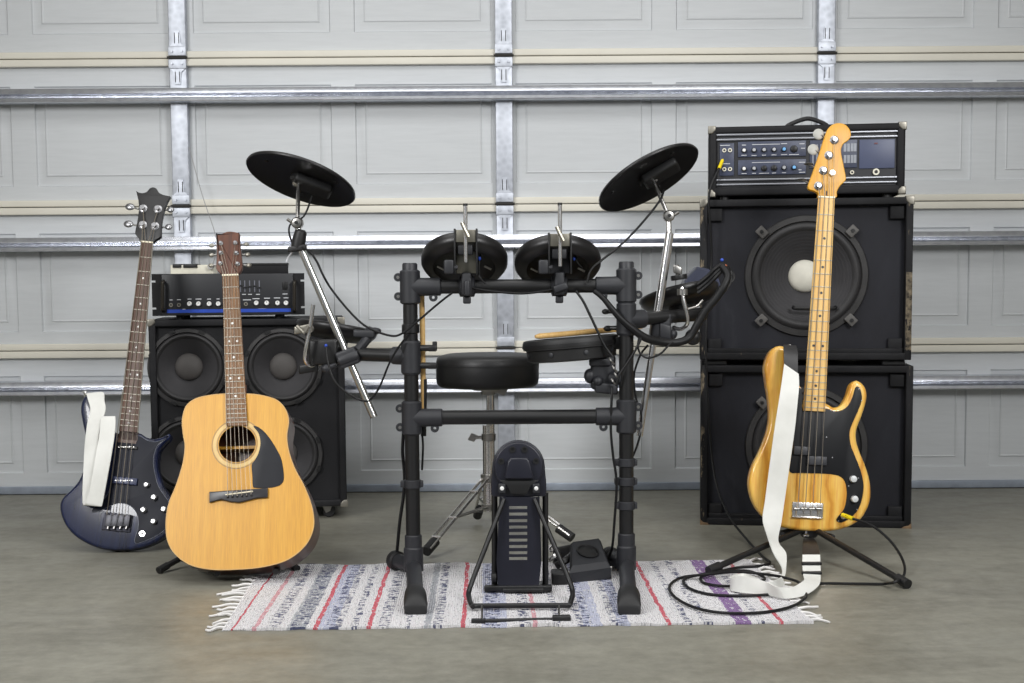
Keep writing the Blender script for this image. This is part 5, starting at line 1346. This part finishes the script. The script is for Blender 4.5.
# ------------------------------------------------------------------ cables
def wcable(name, pts, r, label, cat='cable', mat=None, n=6, extra=None, group=None):
    P = [V(p) for p in pts]; c = min(P, key=lambda p: p.z); F = Frame(c)
    m = MB().tube([F.l(p) for p in P], r, 8, n)
    if name == 'drum_trigger_cable': group = 'trigger cables around the drum rack'
    if not extra: return solo(m, name, mat or M['cable'], F, label, cat, group)
    t = thing(name, label, cat, F, group); m.build('lead', mat or M['cable'], t)
    extra(t, F); return t
def cables():
    g = lambda x, y, z=.011: flo(x, y, z)
    # instrument lead: bass jack -> coil -> amplifier head
    def ex(t, F):
        a = F.l(at(842.5, 514.8, 3.535)); b = F.l(at(853, 518.8, 3.50))
        MB().tube([a, b], .006, 12, smooth=False).build('yellow_plug', M['yellow'], t)
        a = F.l(at(723.2, 158.5, 4.10)); b = F.l(at(719, 168.6, 4.075))
        MB().tube([a, b], .0055, 12, smooth=False).build('yellow_plug', M['yellow'], t)
    zc = .013
    pts = [at(722.8, 159, 4.10), at(719, 168.6, 4.075), at(712, 184, 4.06), at(708.6, 200, 4.05), at(710.5, 230, 4.06), at(711.4, 262, 4.07), at(708, 300, 4.06), at(706, 350, 4.05), at(709, 420, 4.05), at(715, 478, 4.02),
           at(728, 514, 3.90), at(745.5, 538, 3.78), g(762, 556), g(770, 563), g(758, 566), g(735, 568), g(712, 573.5), g(701, 577.5), g(703, 582.4), g(716, 585.4), g(732, 586), g(748, 583),
           g(765, 579), g(752, 571.8, .016), g(737, 570.7, .018), g(706.7, 573.5, .018), g(684.3, 579.4), g(689.5, 588.3), g(710.6, 594.4), g(742, 595.8), g(775, 594), g(797, 590), g(800, 583), g(782, 577, .016), g(760.7, 573.8, .016), g(737, 572, .020), g(706.7, 574.5, .022), g(681.6, 577.5),
           g(669.8, 585.7), g(673.7, 596), g(692, 606.6), g(718.5, 612.4), g(755.5, 613), g(787, 608), g(803, 600), g(806, 593.6), g(801, 588.6), g(806, 584.2, .008), g(830, 583.4, .006), g(862, 583.8, .006), g(884, 583.8, .006), g(896, 581.5, .024), at(904, 575, 3.31), at(903.5, 562, 3.38), at(893, 544, 3.45), at(877, 529, 3.48), at(862, 521.5, 3.49), at(853, 518.8, 3.50), at(846, 516, 3.52)]
    wcable('instrument_cable', pts, .0036, 'long black instrument cable with yellow plugs, coiled on the right end of the rug', extra=ex)
    Y = 3.335
    wcable('drum_trigger_cable', [at(302, 247, 3.41), at(310, 252, 3.41), at(317, 262, 3.41), at(323, 275, 3.41), at(332, 290, 3.42), at(350, 312, 3.40), at(367, 327, 3.36), at(389.5, 335.5, 3.33), at(402, 333.5, 3.325), at(419, 320, 3.325), at(439, 303, 3.33), at(452, 293, 3.33)], .0030, 'thin black cable running from the left cymbal boom across to the top bar')
    wcable('drum_trigger_cable', [at(326, 347, 3.38), at(328, 362, 3.37), at(334, 380, 3.36), at(347, 393, 3.35), at(364, 401, 3.34), at(372, 398, 3.34), at(380, 386, 3.335), at(389.5, 363, 3.33), at(398, 348, 3.325), at(407, 336, 3.325)], .0028, 'thin black cable sagging below the left side arm from the blue plug')
    wcable('drum_trigger_cable', [at(472, 288, 3.335), at(490, 291, 3.335), at(520, 293.5, 3.337), at(545, 291, 3.335), at(558, 288, 3.335)], .0030, 'thin black cable sagging along the underside of the top bar')
    wcable('drum_trigger_cable', [at(664, 190, 3.44), at(659.5, 201, 3.42), at(643.4, 221.5, 3.40), at(623, 243, 3.38), at(602, 260, 3.35), at(591, 270, 3.335), at(587, 283, 3.333)], .0030, 'thin black cable from the right cymbal pad down to the top bar')
    wcable('drum_trigger_cable', [at(576, 291, 3.335), at(583, 301, 3.335), at(589, 313, 3.335), at(597, 330, 3.335), at(605, 346, 3.335), at(613, 357, 3.335)], .0034, 'black cable slanting from the top bar in front of the snare pad')
    F0 = [at(594, 291, 3.335), at(603, 298, 3.33), at(612, 309, 3.325), at(622, 320, 3.325), at(634, 330, 3.33), at(646, 338, 3.34), at(664, 342.5, 3.36), at(680, 342, 3.37), at(690, 336.5, 3.38), at(697.6, 324, 3.38), at(706, 310, 3.38), at(716, 298, 3.38), at(724, 286, 3.38), at(727.5, 275, 3.39), at(722, 266, 3.40)]
    c = F0[5]; F = Frame(c)
    t = thing('cable_loom', 'thick wrapped black cable loom hanging below the right side arm', 'cable', F)
    MB().tube([F.l(p) for p in F0], .0085, 12, 6, taper=lambda q: .006 + .0045*min(1, q*3)).build('wrapped_sleeve', M['cable'], t)
    for o in range(6):
        q = [at(722+random.uniform(-3,3), 268+random.uniform(-4,4), 3.40), at(726+o*.8, 264+o, 3.41), at(731+o*.6, 272+o*1.4, 3.41), at(730-o*1.5, 284+o, 3.40), at(721-o*2, 296+o*2, 3.395)]
        MB().tube([F.l(p) for p in q], .0024, 6, 5).build('wire', M['cable'], t)
    for dy in (0, 5, 9):
        MB().tube([F.l(p) for p in (at(698, 284+dy, 3.42), at(708, 276+dy, 3.41), at(716, 268+dy, 3.40), at(723, 264+dy*.5, 3.40))], .0055, 8, 6).build('wire', M['cable'], t)
    MB().sphere(F.l(at(722, 260, 3.395)), .0045).build('blue_plug', M['blue_print'], t)
    MB().sphere(F.l(at(725.5, 266, 3.395)), .0045).build('copper_plug', plain('copper_plug', (170, 96, 66), .4, .5), t)
    wcable('drum_trigger_cable', [at(640, 334, 3.33), at(638, 344, 3.33), at(640, 353, 3.33), at(648, 358, 3.33), at(660, 354, 3.33), at(668, 346, 3.34), at(673, 342, 3.345)], .0026, 'thin black cable looping under the loom beside the right post')
    wcable('drum_trigger_cable', [at(642, 337, 3.33), at(636, 349, 3.33), at(628, 362, 3.328), at(620, 374, 3.328), at(616, 386, 3.33)], .0032, 'black cable dropping from the loom across the right post')
    wcable('drum_trigger_cable', [at(648, 345, 3.40), at(640, 356, 3.40), at(634, 376, 3.40), at(636, 398, 3.40), at(641, 412, 3.40), at(641, 430, 3.40), at(637, 446, 3.395), at(633, 456, 3.39)], .0028, 'thin black cable bowing out to the right of the right post')
    wcable('drum_trigger_cable', [at(612, 388, 3.345), at(611.6, 400, 3.34), at(610.8, 428, 3.34), at(613, 455, 3.34), at(616, 475, 3.34), at(616.5, 492, 3.345), at(614.5, 520, 3.36), at(612, 548, 3.38), g(606, 562, .02)], .0034, 'black cable running down the left side of the right post to the floor')
    wcable('drum_trigger_cable', [at(403.5, 432, 3.40), at(402.6, 452, 3.41), at(404.5, 475, 3.42), at(403.6, 495, 3.42), at(400, 520, 3.42), at(397.6, 545, 3.43), g(396, 566, .012)], .0044, 'black cable running down behind the left post to the floor')
    wcable('drum_trigger_cable', [at(422, 470, 3.39), at(423, 445, 3.39), at(421, 425, 3.39)], .0028, 'short black cable hanging beside the left post below the cross bar')
cables()

# ------------------------------------------------------------------ light and camera
def area(name, loc, rot, sx, sy, power, col=(1,1,1)):
    l = bpy.data.lights.new(name, 'AREA'); l.shape = 'RECTANGLE'; l.size = sx; l.size_y = sy; l.energy = power; l.color = col
    o = bpy.data.objects.new(name, l); C.objects.link(o); o.location = loc; o.rotation_euler = [R(a) for a in rot]; return o
area('ceiling_light', (-.2, 3.0, 2.72), (0, 0, 0), 3.0, 1.2, 38)
area('ceiling_light', (-.2, 1.2, 2.72), (0, 0, 0), 3.0, .8, 14)
for x, rz in ((-2.3, -30), (2.0, 27)):
    o = area('softbox_light', (x, .5, 2.25), (65, 0, rz), 1.0, 1.0, 27); o.data.spread = R(100)
w = bpy.data.worlds.new('world'); bpy.context.scene.world = w; w.use_nodes = True
w.node_tree.nodes['Background'].inputs[0].default_value = (.86, .92, 1, 1); w.node_tree.nodes['Background'].inputs[1].default_value = .24
cam = bpy.data.cameras.new('camera'); co = bpy.data.objects.new('camera', cam); C.objects.link(co)
cam.sensor_width = 36; cam.lens = FOC/1024*36; cam.clip_start = .05; cam.shift_y = (PCY - 341.5)/1024
co.matrix_world = Matrix.Translation(CAMP) @ CM.to_4x4()
sc = bpy.context.scene; sc.camera = co
sc.view_settings.view_transform = 'Standard'; sc.view_settings.look = 'None'; sc.view_settings.gamma = 1
sc.view_settings.use_curve_mapping = False; sc.view_settings.exposure = 0.0
